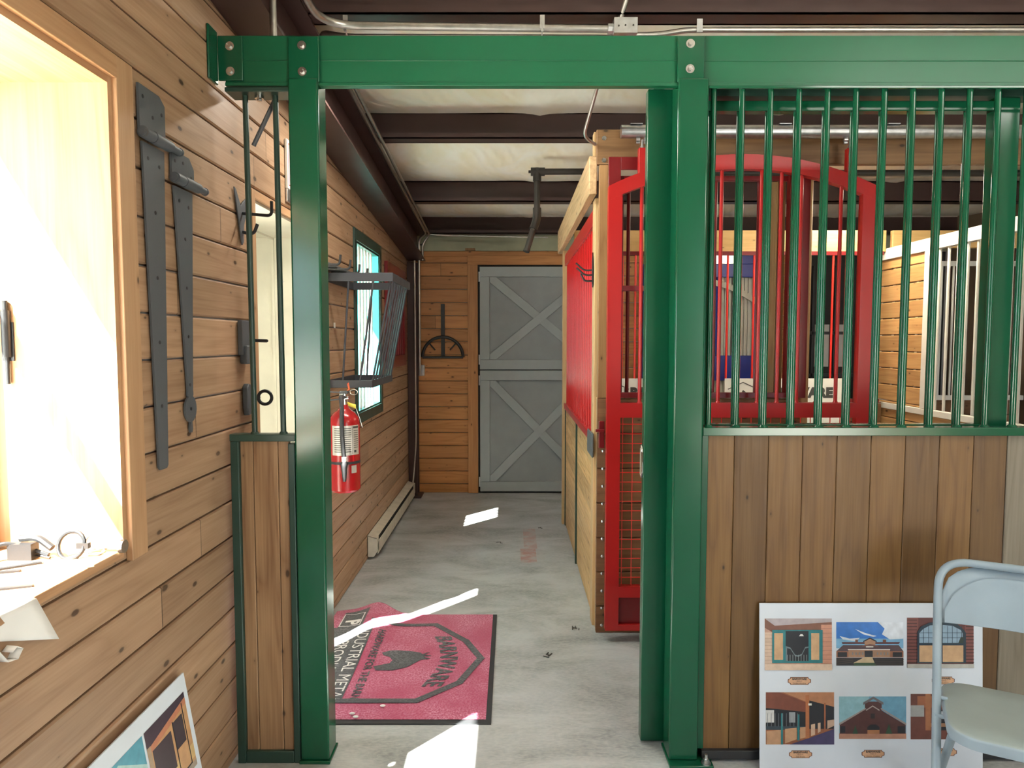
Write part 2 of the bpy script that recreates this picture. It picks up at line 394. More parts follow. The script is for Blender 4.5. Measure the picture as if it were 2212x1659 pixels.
def text2d(txt, size=1.0, bold=0.0, spacing=1.0, align='LEFT'):
    cu = bpy.data.curves.new('tmp', 'FONT'); cu.body = txt; cu.size = size; cu.offset = bold; cu.space_character = spacing
    cu.align_x = align; cu.resolution_u = 3
    ob = bpy.data.objects.new('tmp', cu); me = bpy.data.meshes.new_from_object(ob)
    vs = [(v.co.x, v.co.y) for v in me.vertices]; fs = [tuple(p.vertices) for p in me.polygons]
    bpy.data.objects.remove(ob); bpy.data.curves.remove(cu); bpy.data.meshes.remove(me)
    return vs, fs
def put_text(mb, txt, size, fn, bold=0.0, spacing=1.0, align='CENTER', mi=0):
    vs, fs = text2d(txt, size, bold, spacing, align)
    if vs: mb.add([fn(x, y) for x, y in vs], fs, mi)
def hexbolt(mb, c, n, r=.011, mi=0):
    c = Vector(c); n = Vector(n).normalized()
    mb.cyl(c, c + n * .0025, r * 1.6, n=20, mi=mi); mb.cyl(c + n * .0025, c + n * .010, r * .85, n=6, mi=mi)
def art(parent, name, O, u, v, nrm, w, h, shapes, label=None):
    """flat printed picture: shapes are (colour, [(s,t) 0..1])"""
    O, u, v, nrm = Vector(O), Vector(u), Vector(v), Vector(nrm)
    mb = MB(); mats = []; 
    for i, (c, poly) in enumerate(shapes):
        m = flat(tuple(v * .82 for v in c))
        if m not in mats: mats.append(m)
        pts = [O + u * (min(max(a, 0), 1) * w) + v * (min(max(b, 0), 1) * h) + nrm * (.0006 + .00007 * i) for a, b in poly]
        mb.add(pts, [tuple(range(len(pts)))], mats.index(m))
    return mb.build(name, mats, parent, label=label)
def rect(a, b, c, d): return [(a, c), (b, c), (b, d), (a, d)]

# ------------------------------------------------------------------ setting
WX = -1.03
XR = 4.4
MB().box(WX - .4, XR, -3.6, 7.3, -.1, 0).build('floor', M['floor'], kind='structure')
MB().box(-40, WX - .4, -40, 40, -.25, -.15).build('trim_1', M['ground'], kind='structure')
MB().box(WX - .4, 40, -40, -3.6, -.25, -.12).build('trim_2', M['ground'], kind='structure')

W1 = (-.45, 1.80, 1.0, 2.226); DR = (2.745, 3.72, 0, 2.116); W2 = (4.545, 5.335, 1.07, 2.215)
def left_wall():
    segs = []
    ys = [-3.6, W1[0], W1[1], DR[0], DR[1], W2[0], W2[1], 7.1]; top = 3.75
    for a, b in zip(ys, ys[1:]):
        op = [o for o in (W1, DR, W2) if abs(o[0] - a) < 1e-6]
        if op:
            o = op[0]
            if o[2] > 0: segs.append((a, b, 0, o[2]))
            segs.append((a, b, o[3], top))
        else: segs.append((a, b, 0, top))
    mb = MB()
    for a, b, z0, z1 in segs:
        mb.box(WX - .36, WX - .02, a, b, z0, z1)
    wall = mb.build('wall_left', M['siding'], kind='structure')
    pk = MB()
    for a, b, z0, z1 in segs:
        pk.planks((WX, a, 0), (0, 1, 0), (0, 0, 1), (1, 0, 0), b - a, z0 + .001, min(z1, 3.4), .133, .035, t=.02)
    pk.build('plank_cladding', M['wall_y'], wall)
left_wall()
def far_wall():
    mb = MB(); mb.box(WX - .3, XR, 6.99, 7.2, 0, 3.2)
    w = mb.build('wall_far', M['siding'], kind='structure')
    pk = MB()
    pk.planks((-1.0, 6.97, 0), (1, 0, 0), (0, 0, 1), (0, -1, 0), .55, .0, 2.41, .1325, .09)
    pk.planks((-1.0, 6.97, 0), (1, 0, 0), (0, 0, 1), (0, -1, 0), 2.4, 2.405, 2.46, 1.0, 0)
    pk.planks((.9, 6.97, 0), (1, 0, 0), (0, 0, 1), (0, -1, 0), 2.1, .0, 2.46, .1325, .09)
    pk.build('plank_cladding', M['wall_x'], w)
    MB().box(-.98, XR, 6.965, 6.985, 2.462, 2.75).build('insulation_strip', M['insul_wall'], w)
far_wall()
MB().box(XR, XR + .15, -3.6, 7.2, 0, 3.9).build('wall_right', M['backwall'], kind='structure')
mb = MB(); mb.box(WX - .3, 2.75, -3.75, -3.6, 0, 3.7); mb.box(4.35, XR, -3.75, -3.6, 0, 3.7); mb.box(2.75, 4.35, -3.75, -3.6, 2.9, 3.7)
mb.build('wall_back', M['backwall'], kind='structure')

def zb(y): return 2.60 + .083 * (6.9 - y)   # underside of purlins
PY = [6.86, 5.78, 4.42, 3.05, 1.68, .31, -1.06, -2.43]
def ceiling():
    # insulation blanket draped over the purlins, sagging between them
    nx, ny = 90, 130; x0, x1, y0, y1 = WX, XR, -3.6, 7.0
    vs = []; fs = []
    for j in range(ny + 1):
        y = y0 + (y1 - y0) * j / ny
        lo = max([p for p in PY if p <= y], default=y0 - .3); hi = min([p for p in PY if p > y], default=7.3)
        t = (y - lo) / (hi - lo); sag = math.sin(math.pi * t)
        for i in range(nx + 1):
            x = x0 + (x1 - x0) * i / nx
            s1 = abs(((x - .17 + .75) % 1.5) - .75)      # seams every 1.5 m
            seam = math.exp(-(s1 / .05) ** 2)
            wr = math.exp(-(s1 / .25) ** 2) * math.sin(22 * y + 9 * x) * .007
            z = zb(y) + .19 - .085 * sag - .012 * seam + wr + .008 * math.sin(3.1 * x + 1.7 * y) * sag + .006 * math.sin(9 * x - 5 * y) * sag
            vs.append((x, y, z))
    for j in range(ny):
        for i in range(nx):
            a = j * (nx + 1) + i; fs.append((a, a + 1, a + nx + 2, a + nx + 1))
    m = MB(); m.add(vs, fs); o = m.build('ceiling', M['insul'], kind='structure', angle=80)
    d = MB(); d.hexa([(WX - .5, -3.8, zb(-3.8) + .28), (XR + .2, -3.8, zb(-3.8) + .28), (XR + .2, 7.3, zb(7.3) + .28), (WX - .5, 7.3, zb(7.3) + .28),
                      (WX - .5, -3.8, zb(-3.8) + .36), (XR + .2, -3.8, zb(-3.8) + .36), (XR + .2, 7.3, zb(7.3) + .36), (WX - .5, 7.3, zb(7.3) + .36)])
    d.build('trim_3', M['siding'], kind='structure')
ceiling()
where = ['at the far wall, behind the black pipe', 'second from the far wall, above the black pipe', 'above the red stall and the galvanised track', 'nearest, carrying the conduits above the green beam']
for i, y in enumerate(PY):
    z = zb(y); m = MB()
    m.box(-.95, XR, y, y + .012, z, z + .19); m.box(-.95, XR, y - .090, y + .012, z, z + .008)
    m.box(-.95, XR, y - .090, y - .084, z, z + .036); m.box(-.95, XR, y, y + .07, z + .178, z + .19)
    m.build('roof_purlin', M['maroon'], label='dark brown steel roof purlin ' + (where[i] if i < 4 else ['on the room side of the green beam', 'over the middle of the front room', 'toward the big door of the front room', 'next to the back wall of the front room'][i - 4]), cat='beam', group='brown steel roof purlins')
# rafter along the left wall
def sl(y0, y1, x0, x1, za, zt, m):
    m.hexa([(x0, y0, zb(y0) + za), (x1, y0, zb(y0) + za), (x1, y1, zb(y1) + za), (x0, y1, zb(y1) + za),
            (x0, y0, zb(y0) + zt), (x1, y0, zb(y0) + zt), (x1, y1, zb(y1) + zt), (x0, y1, zb(y1) + zt)])
m = MB(); ya, yb2 = -3.5, 6.83
sl(ya, yb2, WX + .003, -.855, -.262, -.250, m); sl(ya, yb2, WX + .003, -.855, -.014, -.002, m); sl(ya, yb2, -.945, -.935, -.25, -.014, m)
m.build('steel_rafter', M['maroon'], label='dark brown steel I-beam rafter sloping along the top of the left wall', cat='beam')
t = thing('steel_column', (-.985, 6.8, 0), 'dark brown steel column in the far left corner behind the heater', 'column')
m = MB(); m.box(-1.025, -.94, 6.74, 6.75, 0, 2.33); m.box(-1.025, -.94, 6.88, 6.89, 0, 2.33); m.box(-.99, -.98, 6.75, 6.88, 0, 2.33); m.box(-.955, -.94, 6.735, 6.75, 2.2, 2.34)
m.build('shaft', M['maroon'], t)
MB().box(-1.025, -.90, 6.70, 6.93, 0, .018).build('base_plate', M['maroon'], t, bevel=.003)

# ------------------------------------------------------------------ window 1 (near, left)
w1 = thing('window_1', (WX, .7, 1.0), None, None, kind='structure')
y0, y1, z0, z1 = W1
MB().box(WX - .36, WX + .004, y1 - .02, y1 + .0, z0, z1).build('jamb_board', M['casing'], w1)
MB().box(WX - .36, WX + .004, y0, y0 + .02, z0, z1).build('jamb_board', M['casing'], w1)
MB().box(WX - .36, WX + .004, y0, y1 - .02, z1 - .02, z1).build('head_board', M['casing_y'], w1)
MB().box(WX - .36, WX + .006, y0, y1 - .02, z0 - .02, z0 + .004).build('sill_board', M['casing_y'], w1, bevel=.003)
MB().box(WX, WX + .018, y1 - .002, y1 + .075, z0 - .035, z1 + .055).build('window_casing', M['casing'], w1, bevel=.002)
MB().box(WX, WX + .018, y0 - .075, y0 + .002, z0 - .035, z1 + .055).build('window_casing', M['casing'], w1, bevel=.002)
MB().box(WX, WX + .0185, y0 - .002, y1 + .002, z1 - .002, z1 + .055).build('window_casing', M['casing_y'], w1, bevel=.002)
m = MB(); xs = WX - .358
for a, b, c, d in ((y0 + .02, y1 - .02, z1 - .065, z1 - .02), (y0 + .02, y1 - .02, z0, z0 + .045), (y0 + .02, y0 + .065, z0 + .045, z1 - .065), (y1 - .06, y1 - .02, z0 + .045, z1 - .065)):
    m.box(xs, xs + .03, a, b, c, d)
m.box(xs, xs + .03, y0 + .065, y1 - .06, 1.655, 1.70)
m.build('window_sash', M['dgreen'], w1, bevel=.002)
MB().box(xs + .012, xs + .016, y0 + .065, y1 - .06, z0 + .045, z1 - .065).build('pane', M['glass'], w1)
m = MB(); m.cyl((WX - .275, y1 - .028, 1.51), (WX - .275, y1 - .028, 1.63), .011, n=12); m.cyl((WX - .275, y1 - .028, 1.63), (WX - .275, y1 - .028, 1.655), .006); m.cyl((WX - .275, y1 - .028, 1.44), (WX - .275, y1 - .028, 1.51), .005)
m.box(WX - .29, WX - .26, y1 - .024, y1 - .02, 1.50, 1.60)
m.build('shutter_bolt', M['black'], w1)
# ------------------------------------------------------------------ door 1 (side door, white, ajar)
d1 = thing('door_1', (WX, 3.2, 0), None, None, kind='structure')
y0, y1, _, z1 = DR
m = MB(); m.box(WX - .40, WX + .0, y1 - .012, y1, 0, z1); m.box(WX - .26, WX - .245, y1 - .022, y1 - .012, 0, z1 - .012)
m.build('door_jamb', M['cream'], d1)
m = MB(); m.box(WX - .40, WX + .0, y0, y0 + .012, 0, z1); m.build('door_jamb', M['cream'], d1)
m = MB(); m.box(WX - .40, WX + .0, y0 + .012, y1 - .012, z1 - .012, z1); m.box(WX - .26, WX - .245, y0 + .012, y1 - .012, z1 - .022, z1 - .012); m.build('door_head', M['cream'], d1)
m = MB()
for z in (.45, .95, 1.25, 1.56, 1.87): m.cyl((WX - .20, y1 - .012, z), (WX - .20, y1 - .0145, z), .006, n=10)
m.build('screw', M['steel'], d1)
MB().box(WX - .41, WX - .37, y0 + .155, y1 - .014, .01, z1 - .014).build('door_leaf', M['white'], d1, bevel=.003)
MB().box(WX, WX + .016, y0 - .035, y0, 0, z1 + .03).build('door_casing', M['casing'], d1)
MB().box(WX, WX + .016, y0, y1, z1, z1 + .03).build('door_casing', M['casing_y'], d1)
# ------------------------------------------------------------------ window 2 (barred)
w2 = thing('window_2', (WX, 4.94, 1.0), None, None, kind='structure')
y0, y1, z0, z1 = W2
m = MB(); m.box(WX, WX + .012, y0 - .065, y0 + .0, z0 - .07, z1 + .075); m.box(WX, WX + .012, y1, y1 + .065, z0 - .07, z1 + .075)
m.box(WX, WX + .012, y0, y1, z1, z1 + .075); m.box(WX, WX + .012, y0, y1, z0 - .07, z0)
m.build('window_frame', M['dgreen'], w2, bevel=.002)
m = MB(); m.box(WX - .36, WX, y0, y0 + .012, z0, z1); m.box(WX - .36, WX, y0, y1, z1 - .012, z1); m.box(WX - .36, WX, y0, y1, z0, z0 + .012)
m.build('window_reveal', M['dgreen'], w2)
MB().box(WX - .36, WX, y1 - .012, y1, z0 + .012, z1 - .012).build('window_reveal', M['teal'], w2)
b0 = MB().cyl((WX - .03, y0 + .045, z0 + .012), (WX - .03, y0 + .045, z1 - .012), .0085, n=12).build('window_bar', M['white'], w2)
for k in range(1, 7): copy_at(b0, (0, .1 * k, 0))
m = MB()
m.box(WX - .35, WX - .33, y0 + .012, y1 - .012, z0 + .012, z0 + .05); m.box(WX - .35, WX - .33, y0 + .012, y1 - .012, z1 - .05, z1 - .012)
m.box(WX - .35, WX - .33, y0 + .012, y0 + .05, z0 + .05, z1 - .05); m.box(WX - .35, WX - .33, y1 - .05, y1 - .012, z0 + .05, z1 - .05)
m.build('window_sash', M['dgreen'], w2)
MB().box(WX - .343, WX - .339, y0 + .05, y1 - .05, z0 + .05, z1 - .05).build('pane', M['glass'], w2)
m = MB(); m.box(WX - .80, WX - .37, y1 + .02, y1 + .06, z0 - .05, z1 + .05); m.box(WX - .77, WX - .43, y1 + .010, y1 + .02, z0 + .08, z1 - .08)
m.build('shutter', M['teal'], w2)

# ------------------------------------------------------------------ door 2: grey dutch door in the far wall
d2 = thing('door_2', (.28, 6.95, 0), None, None, kind='structure')
yf = 6.955
MB().box(-.448, -.345, yf - .012, yf + .012, 0, 2.32).build('door_casing', wood('casing_far', 2, 0, (.60, .29, .11), (.40, .16, .05), knots=.8), d2, bevel=.002)
MB().box(.90, 1.0, yf - .012, yf + .012, 0, 2.32).build('door_casing', M['casing'], d2, bevel=.002)
MB().box(-.448, 1.0, yf - .014, yf + .012, 2.32, 2.412).build('door_casing', M['wall_x'], d2, bevel=.002)
MB().box(-.345, .90, yf + .012, yf + .03, 0, 2.32).build('door_recess', M['dark'], d2)
def dutch_leaf(za, zt):
    x0, x1 = -.325, .885; fw = .10; g = .012
    m = MB(); yb_ = yf
    m.box(x0, x1, yb_ + .004, yb_ + .012, za, zt)
    mm = MB()
    for a, b, c, d in ((x0, x1, za, za + fw), (x0, x1, zt - fw, zt), (x0, x0 + fw, za + fw, zt - fw), (x1 - fw, x1, za + fw, zt - fw)): mm.box(a, b, yb_ - .028, yb_ + .004, c, d)
    A, B, C_, D = (x0 + fw, za + fw), (x1 - fw, za + fw), (x1 - fw, zt - fw), (x0 + fw, zt - fw)
    w = .085; cx, cz = (A[0] + C_[0]) / 2, (A[1] + C_[1]) / 2
    def brace(P, Q, yy):
        dx, dz = Q[0] - P[0], Q[1] - P[1]; L = math.hypot(dx, dz); ux, uz = dx / L, dz / L; nx, nz = -uz, ux
        # clip ends to the frame rectangle: start and end square cut inside the corner
        k = w / 2
        sx_ = 1 if dx > 0 else -1; sz_ = 1 if dz > 0 else -1
        hx, hz = k / abs(uz), k / abs(ux)
        poly = [(P[0], P[1]), (P[0] + sx_ * hx, P[1]), (Q[0], Q[1] - sz_ * hz), (Q[0], Q[1]), (Q[0] - sx_ * hx, Q[1]), (P[0], P[1] + sz_ * hz)]
        mm.prism([(p[0], yy, p[1]) for p in poly], (0, 1, 0), .028)
    brace(A, C_, yb_ - .022); brace(D, B, yb_ - .0215)
    leaf = m.build('door_leaf', M['greydoor'], d2)
    mm.build('cross_frame', M['greyframe'], leaf, bevel=.004)
    for z in (za + .10, zt - .10):
        h = MB(); h.cyl((x0 - .006, yb_ - .028, z - .05), (x0 - .006, yb_ - .028, z + .05), .008, n=10); h.box(x0 - .012, x0 + .012, yb_ - .026, yb_ - .018, z - .05, z + .05)
        h.build('hinge', M['galv'], leaf)
dutch_leaf(1.268, 2.30); dutch_leaf(.02, 1.258)

# ------------------------------------------------------------------ green steel header beam
bt = thing('green_beam', (1.0, 2.5, 2.43), 'long green enamelled steel header beam across both openings', 'beam')
m = MB(); 
m.box(-1.0, 2.72, 2.452, 2.462, 2.452, 2.612); m.box(-1.0, 2.72, 2.462, 2.56, 2.602, 2.612); m.box(-1.0, 2.72, 2.447, 2.478, 2.440, 2.452); m.box(-1.0, 2.72, 2.449, 2.452, 2.5245, 2.5275)
m.build('channel', M['beamgreen'], bt, bevel=.0015)
MB().box(-1.0, -.775, 2.440, 2.53, 2.418, 2.434).build('end_rail', M['dgreen'], bt, bevel=.003)
m = MB(); m.box(.69, 2.72, 2.545, 2.62, 2.440, 2.50); m.box(.69, 2.72, 2.455, 2.545, 2.486, 2.49); m.build('door_track', M['dgreen'], bt)
m = MB(); m.box(WX + .001, WX + .009, 2.372, 2.445, 2.44, 2.62); m.box(WX + .009, -.935, 2.441, 2.451, 2.456, 2.608)
m.build('wall_bracket', M['green'], bt, bevel=.003)
for i, (x, z) in enumerate(((-.977, 2.571), (-.977, 2.486), (-.726, 2.571), (-.726, 2.483), (.616, 2.577), (.616, 2.492))):
    bb = MB(); hexbolt(bb, (x, 2.440 if i < 2 else 2.434, z), (0, -1, 0), .0095); bb.build('bolt', M['steel'], bt)
m = MB(); m.cyl((-.895, 2.485, 2.418), (-.895, 2.485, 2.408), .016); m.cyl((-.895, 2.485, 2.408), (-.895, 2.485, 2.400), .009, n=6); m.build('bolt', M['steel'], bt)
def green_post(x0, x1, label, tx0, tx1, bolts):
    t = thing('steel_post', ((x0 + x1) / 2, 2.48, 0), label, 'post')
    MB().box(x0, x1, 2.43, 2.532, .012, 2.462).build('post_tube', M['green'], t, bevel=.007, seg=3)
    MB().box(tx0, tx1, 2.436, 2.446, 2.45, 2.604).build('top_tab', M['green'], t, bevel=.003)
    MB().box(x0 - .004, x1 + (.05 if x0 > 0 else .004), 2.424 if x0 < 0 else 2.396, 2.545, 0, .012).build('base_plate', M['green'], t, bevel=.002)
    for (bx, by) in bolts:
        m = MB(); m.cyl((bx, by, .012), (bx, by, .015), .018, n=18); m.cyl((bx, by, .015), (bx, by, .028), .012, n=6); m.cyl((bx, by, .028), (bx, by, .045), .006); m.build('anchor_bolt', M['galv'], t)
green_post(-.777, -.672, 'green square steel post on the left, beside the narrow pine panel', -.775, -.668, [])
green_post(.577, .683, 'green square steel post on the right, at the edge of the wide cedar boarded panel', .573, .667, [(.709, 2.414)])

# narrow panel at the left wall
t = thing('narrow_stall_panel', (-.88, 2.45, 0), 'narrow pine and green steel infill panel between left wall and green post', 'stall panel')
m = MB(); m.box(-1.008, -.774, 2.425, 2.475, 1.194, 1.220); m.box(-1.008, -.978, 2.43, 2.47, .0, 1.194); m.box(-.802, -.779, 2.432, 2.47, .0, 1.186); m.box(-.978, -.802, 2.432, 2.47, .0, .045)
m.build('frame', M['dgreen'], t, bevel=.003)
MB().planks((0, 2.445, .045), (0, 0, 1), (1, 0, 0), (0, -1, 0), 1.149, -.978, -.802, .09, -.9325, t=.02, gap=.002, ch=.002).build('wood_infill', M['narrow_z'], t)
for xa, xb in ((-.945, -.925), (-.838, -.822)):
    m = MB(); m.cyl((xb, 2.45, 1.22), (xa, 2.485, 2.42), .0098, n=14); m.cyl((xb, 2.45, 1.22), (xb, 2.45, 1.227), .016, .012, n=14)
    m.build('bar', M['dgreen'], t)
m = MB(); m.cyl((-.845, 2.52, 2.43), (-.925, 2.50, 2.25), .008); m.build('brace_rod', M['iron'], t)

# wide fixed front panel
t = thing('stall_front_panel', (1.7, 2.46, 0), 'wide green barred stall front with vertical cedar boards below', 'stall panel')
m = MB(); m.box(.684, 2.70, 2.437, 2.492, 1.213, 1.243); m.box(.684, 2.70, 2.437, 2.447, 2.428, 2.438); m.box(.684, .708, 2.450, 2.485, .045, 1.213); m.box(2.66, 2.70, 2.44, 2.485, .04, 2.43)
m.build('frame', M['green'], t, bevel=.002)
MB().box(.70, 2.70, 2.437, 2.485, .012, .044).build('bottom_rail', M['black'], t, bevel=.002)
MB().planks((0, 2.455, .044), (0, 0, 1), (1, 0, 0), (0, -1, 0), 1.17, .70, 1.788, .1235, .0628, t=.02, gap=.0015, ch=.0025).build('wood_infill', M['panel_z'], t)
MB().planks((0, 2.456, .044), (0, 0, 1), (1, 0, 0), (0, -1, 0), 1.17, 1.789, 2.66, .16, .03, t=.02, gap=.0015, ch=.0025).build('weathered_boards', M['grey_z'], t, label='weathered grey boards')
m = MB(); m.cyl((.709, 2.465, 1.243), (.709, 2.465, 2.44), .0103, n=14); m.lathe((.709, 2.465, 1.243), (0, 0, 1), [(0, .0175), (.004, .015), (.008, .0105)], n=14)
b0 = m.build('bar', M['green'], t)
for k in range(1, 20): copy_at(b0, (.1 * k, 0, 0))

# green sliding door parked behind the fixed panel
t = thing('green_sliding_door', (1.17, 2.585, .01), 'green steel sliding stall door parked behind the right-hand green post', 'sliding door')
m = MB(); m.box(.497, .592, 2.56, 2.605, .008, 2.47); m.box(1.763, 1.858, 2.56, 2.605, .008, 2.44); m.box(.592, 1.763, 2.56, 2.605, 2.392, 2.428); m.box(.592, 1.763, 2.56, 2.605, 1.19, 1.24); m.box(.592, 1.763, 2.56, 2.605, .01, .06)
m.build('frame', M['green'], t, bevel=.003)
MB().planks((0, 2.572, .06), (0, 0, 1), (1, 0, 0), (0, -1, 0), 1.13, .592, 1.763, .12, .0, t=.02).build('wood_infill', M['panel_z'], t)
b0 = MB().cyl((.629, 2.583, 1.24), (.629, 2.583, 2.392), .0103, n=12).build('bar', M['green'], t)
for k in range(1, 11): copy_at(b0, (.1047 * k, 0, 0))
m = MB(); m.tube([(.494, 2.59, 1.155), (.494, 2.58, 1.145), (.494, 2.572, 1.13), (.494, 2.572, 1.06), (.494, 2.58, 1.045), (.494, 2.59, 1.035), (.494, 2.60, 1.045), (.494, 2.60, 1.145)], .004, n=8, closed=True)
m.build('door_pull', M['chrome'], t)
for x in (.54, 1.81):
    m = MB(); m.box(x - .02, x + .02, 2.578, 2.588, 2.44, 2.56); m.build('hanger', M['galv'], t)

# ------------------------------------------------------------------ red stall
sw = thing('stall_front_wall', (1.0, 3.6, 0), 'stall front wall of brown horizontal planks with deep red grille behind the red door', 'stall panel')
MB().planks((.447, 3.565, 0), (1, 0, 0), (0, 0, 1), (0, -1, 0), 1.06, .0, 1.256, .185, .145, t=.038, gap=.004, ch=.003).build('planks', M['low_x'], sw)
MB().box(.447, .51, 3.565, 3.60, 1.256, 2.452).build('corner_board', M['post_brown'], sw, bevel=.003)
MB().box(.45, .51, 3.61, 3.66, 0, 1.256).build('corner_stud', M['post_z'], sw, bevel=.003)
m = MB(); gy = 3.548
m.box(.492, .555, gy, gy + .012, 1.258, 2.488); m.box(.555, 1.44, gy, gy + .012, 2.424, 2.488); m.box(.555, 1.44, gy, gy + .035, 1.258, 1.285); m.box(1.42, 1.525, gy, gy + .05, 1.258, 2.424)
m.box(.512, .575, gy + .03, gy + .06, 1.285, 2.40); m.box(.575, 1.44, gy + .03, gy + .06, 2.375, 2.40)
m.box(.555, .70, gy + .006, gy + .03, 1.81, 1.838)
m.build('grille_frame', M['dred'], sw, bevel=.002)
b0 = MB().cyl((.603, gy + .045, 1.27), (.603, gy + .045, 2.39), .0095, n=12).build('bar', M['dred'], sw)
for k in range(1, 8): copy_at(b0, (.1122 * k, 0, 0))
MB().box(1.372, 1.418, 3.60, 3.68, 0, 2.40).build('jamb_post', M['post_brown'], sw, bevel=.003)
for k in range(14):
    z = 1.075 - .0925 * k
    if z < .05: break
    m = MB(); m.sphere((.472, 3.527, z), .008, 1, .7, 1, n=10); m.build('carriage_bolt', M['galv'], sw)
m = MB(); m.box(.448, .478, 3.515, 3.527, 1.0, 1.14); m.box(.43, .478, 3.50, 3.512, 1.085, 1.10)
m.build('latch_keeper', M['dred'], sw, bevel=.003)

t = thing('header_beam', (2.4, 3.58, 2.45), 'brown wooden header beam behind the galvanised track', 'beam')
MB().box(.431, 4.38, 3.566, 3.604, 2.455, 2.63).build('timber', M['beam_x'], t, bevel=.005)
MB().box(.42, .431, 3.58, 3.64, 2.45, 2.622).build('end_board', M['post_z'], t, bevel=.002)
for x, z in ((.47, 2.586), (.47, 2.475)):
    m = MB(); m.cyl((x, 3.566, z), (x, 3.560, z), .008, n=6); m.cyl((x, 3.566, z), (x, 3.5635, z), .012); m.build('screw', M['steel'], t)
t = thing('door_track', (2.4, 3.50, 2.57), 'round galvanised sliding door track above the red arched door', 'track')
m = MB(); m.cyl((.545, 3.50, 2.598), (4.38, 3.50, 2.598), .0325, n=24); m.build('rail', M['galv'], t)
for x in (.62, 1.36, 1.90, 2.7, 3.5):
    m = MB(); m.box(x - .03, x + .03, 3.475, 3.566, 2.629, 2.634); m.build('bracket', M['galv'], t)

# arched sliding door
t = thing('red_arched_sliding_door', (1.145, 3.47, .05), 'red arched sliding stall door with bars above and wire mesh below', 'sliding door')
x0, x1 = .480, 1.812; ya, yb_ = 3.448, 3.492
m = MB()
m.box(x0, x0 + .068, ya, yb_, .062, 2.20); m.box(x1 - .070, x1, ya, yb_, .062, 2.20)
m.box(x0 + .068, x1 - .07, ya, yb_, 1.166, 1.240); m.box(x0 + .068, x1 - .07, ya, yb_, .236, .292); m.box(x0 + .068, x1 - .07, ya, yb_, .062, .092)
xc = (x0 + x1) / 2; hw = (x1 - x0) / 2; sg = .155; Rr = (hw * hw + sg * sg) / (2 * sg)
def arch(x, off=0): return 2.475 - off - (Rr - math.sqrt(max(0, Rr * Rr - (x - xc) ** 2)))
n = 22
for i in range(n):
    xa = x0 + (x1 - x0) * i / n; xb = x0 + (x1 - x0) * (i + 1) / n
    lo = .072
    m.hexa([(xa, ya, arch(xa, lo)), (xb, ya, arch(xb, lo)), (xb, yb_, arch(xb, lo)), (xa, yb_, arch(xa, lo)), (xa, ya, arch(xa)), (xb, ya, arch(xb)), (xb, yb_, arch(xb)), (xa, yb_, arch(xa))])
for xa, xb in ((x0, x0 + .068), (x1 - .07, x1)):
    m.hexa([(xa, ya, 2.20), (xb, ya, 2.20), (xb, yb_, 2.20), (xa, yb_, 2.20), (xa, ya, arch(xa, .072)), (xb, ya, arch(xb, .072)), (xb, yb_, arch(xb, .072)), (xa, yb_, arch(xa, .072))])
bm_ = m
fr = m.build('frame', M['red'], t)
for k in range(11):
    x = x0 + .068 + (x1 - x0 - .138) * (k + 1) / 12
    m = MB(); m.cyl((x, 3.47, 1.238), (x, 3.47, arch(x, .066)), .0092, n=12); m.lathe((x, 3.47, 1.238), (0, 0, 1), [(0, .0155), (.006, .012), (.011, .0095)], n=12); m.build('bar', M['red'], t)
m = MB()
x = x0 + .085
while x < x1 - .075: m.cyl((x, 3.475, .29), (x, 3.475, 1.168), .0024, n=6); x += .0503
z = .335
while z < 1.15: m.cyl((x0 + .06, 3.471, z), (x1 - .06, 3.471, z), .0026, n=6); z += .0497
m.build('wire_mesh', M['bred'], t)
MB().box(x0 + .06, x1 - .06, 3.470, 3.480, .088, .24).build('kick_plate', M['dred'], t)
for x in (.648, 1.683):
    m = MB(); m.box(x - .02, x + .022, 3.452, 3.492, arch(x) - .01, 2.508); m.build('hanger_tab', M['red'], t, bevel=.003)
    m = MB(); m.cyl((x, 3.48, 2.505), (x + .002, 3.488, 2.555), .0055); m.cyl((x, 3.48, 2.508), (x, 3.48, 2.522), .010, n=6)
    for s in (-1, 1):
        m.cyl((x + s * .010, 3.487, 2.556), (x + s * .028, 3.487, 2.556), .010, n=14); m.cyl((x + s * .010, 3.487, 2.540), (x + s * .028, 3.487, 2.540), .0065, n=14)
    m.build('trolley', M['galv'], t)

# side wall of the stall (facing the aisle)
t = thing('stall_aisle_wall', (.45, 4.7, 0), 'stall side wall with pale boards, red bars and wooden posts along the aisle', 'stall panel')
MB().box(.437, .50, 3.66, 3.76, 0, 2.305).build('near_post', M['post_z'], t, bevel=.004)
MB().box(.424, .475, 5.74, 5.80, 0, 2.305).build('far_post', M['post_z'], t, bevel=.004)
SK = wood('skew_boards', 1, 2, (.72, .47, .21), (.46, .26, .10), .2, .02, 30, knots=.8, var=.25, grain=1.3)
m = MB()
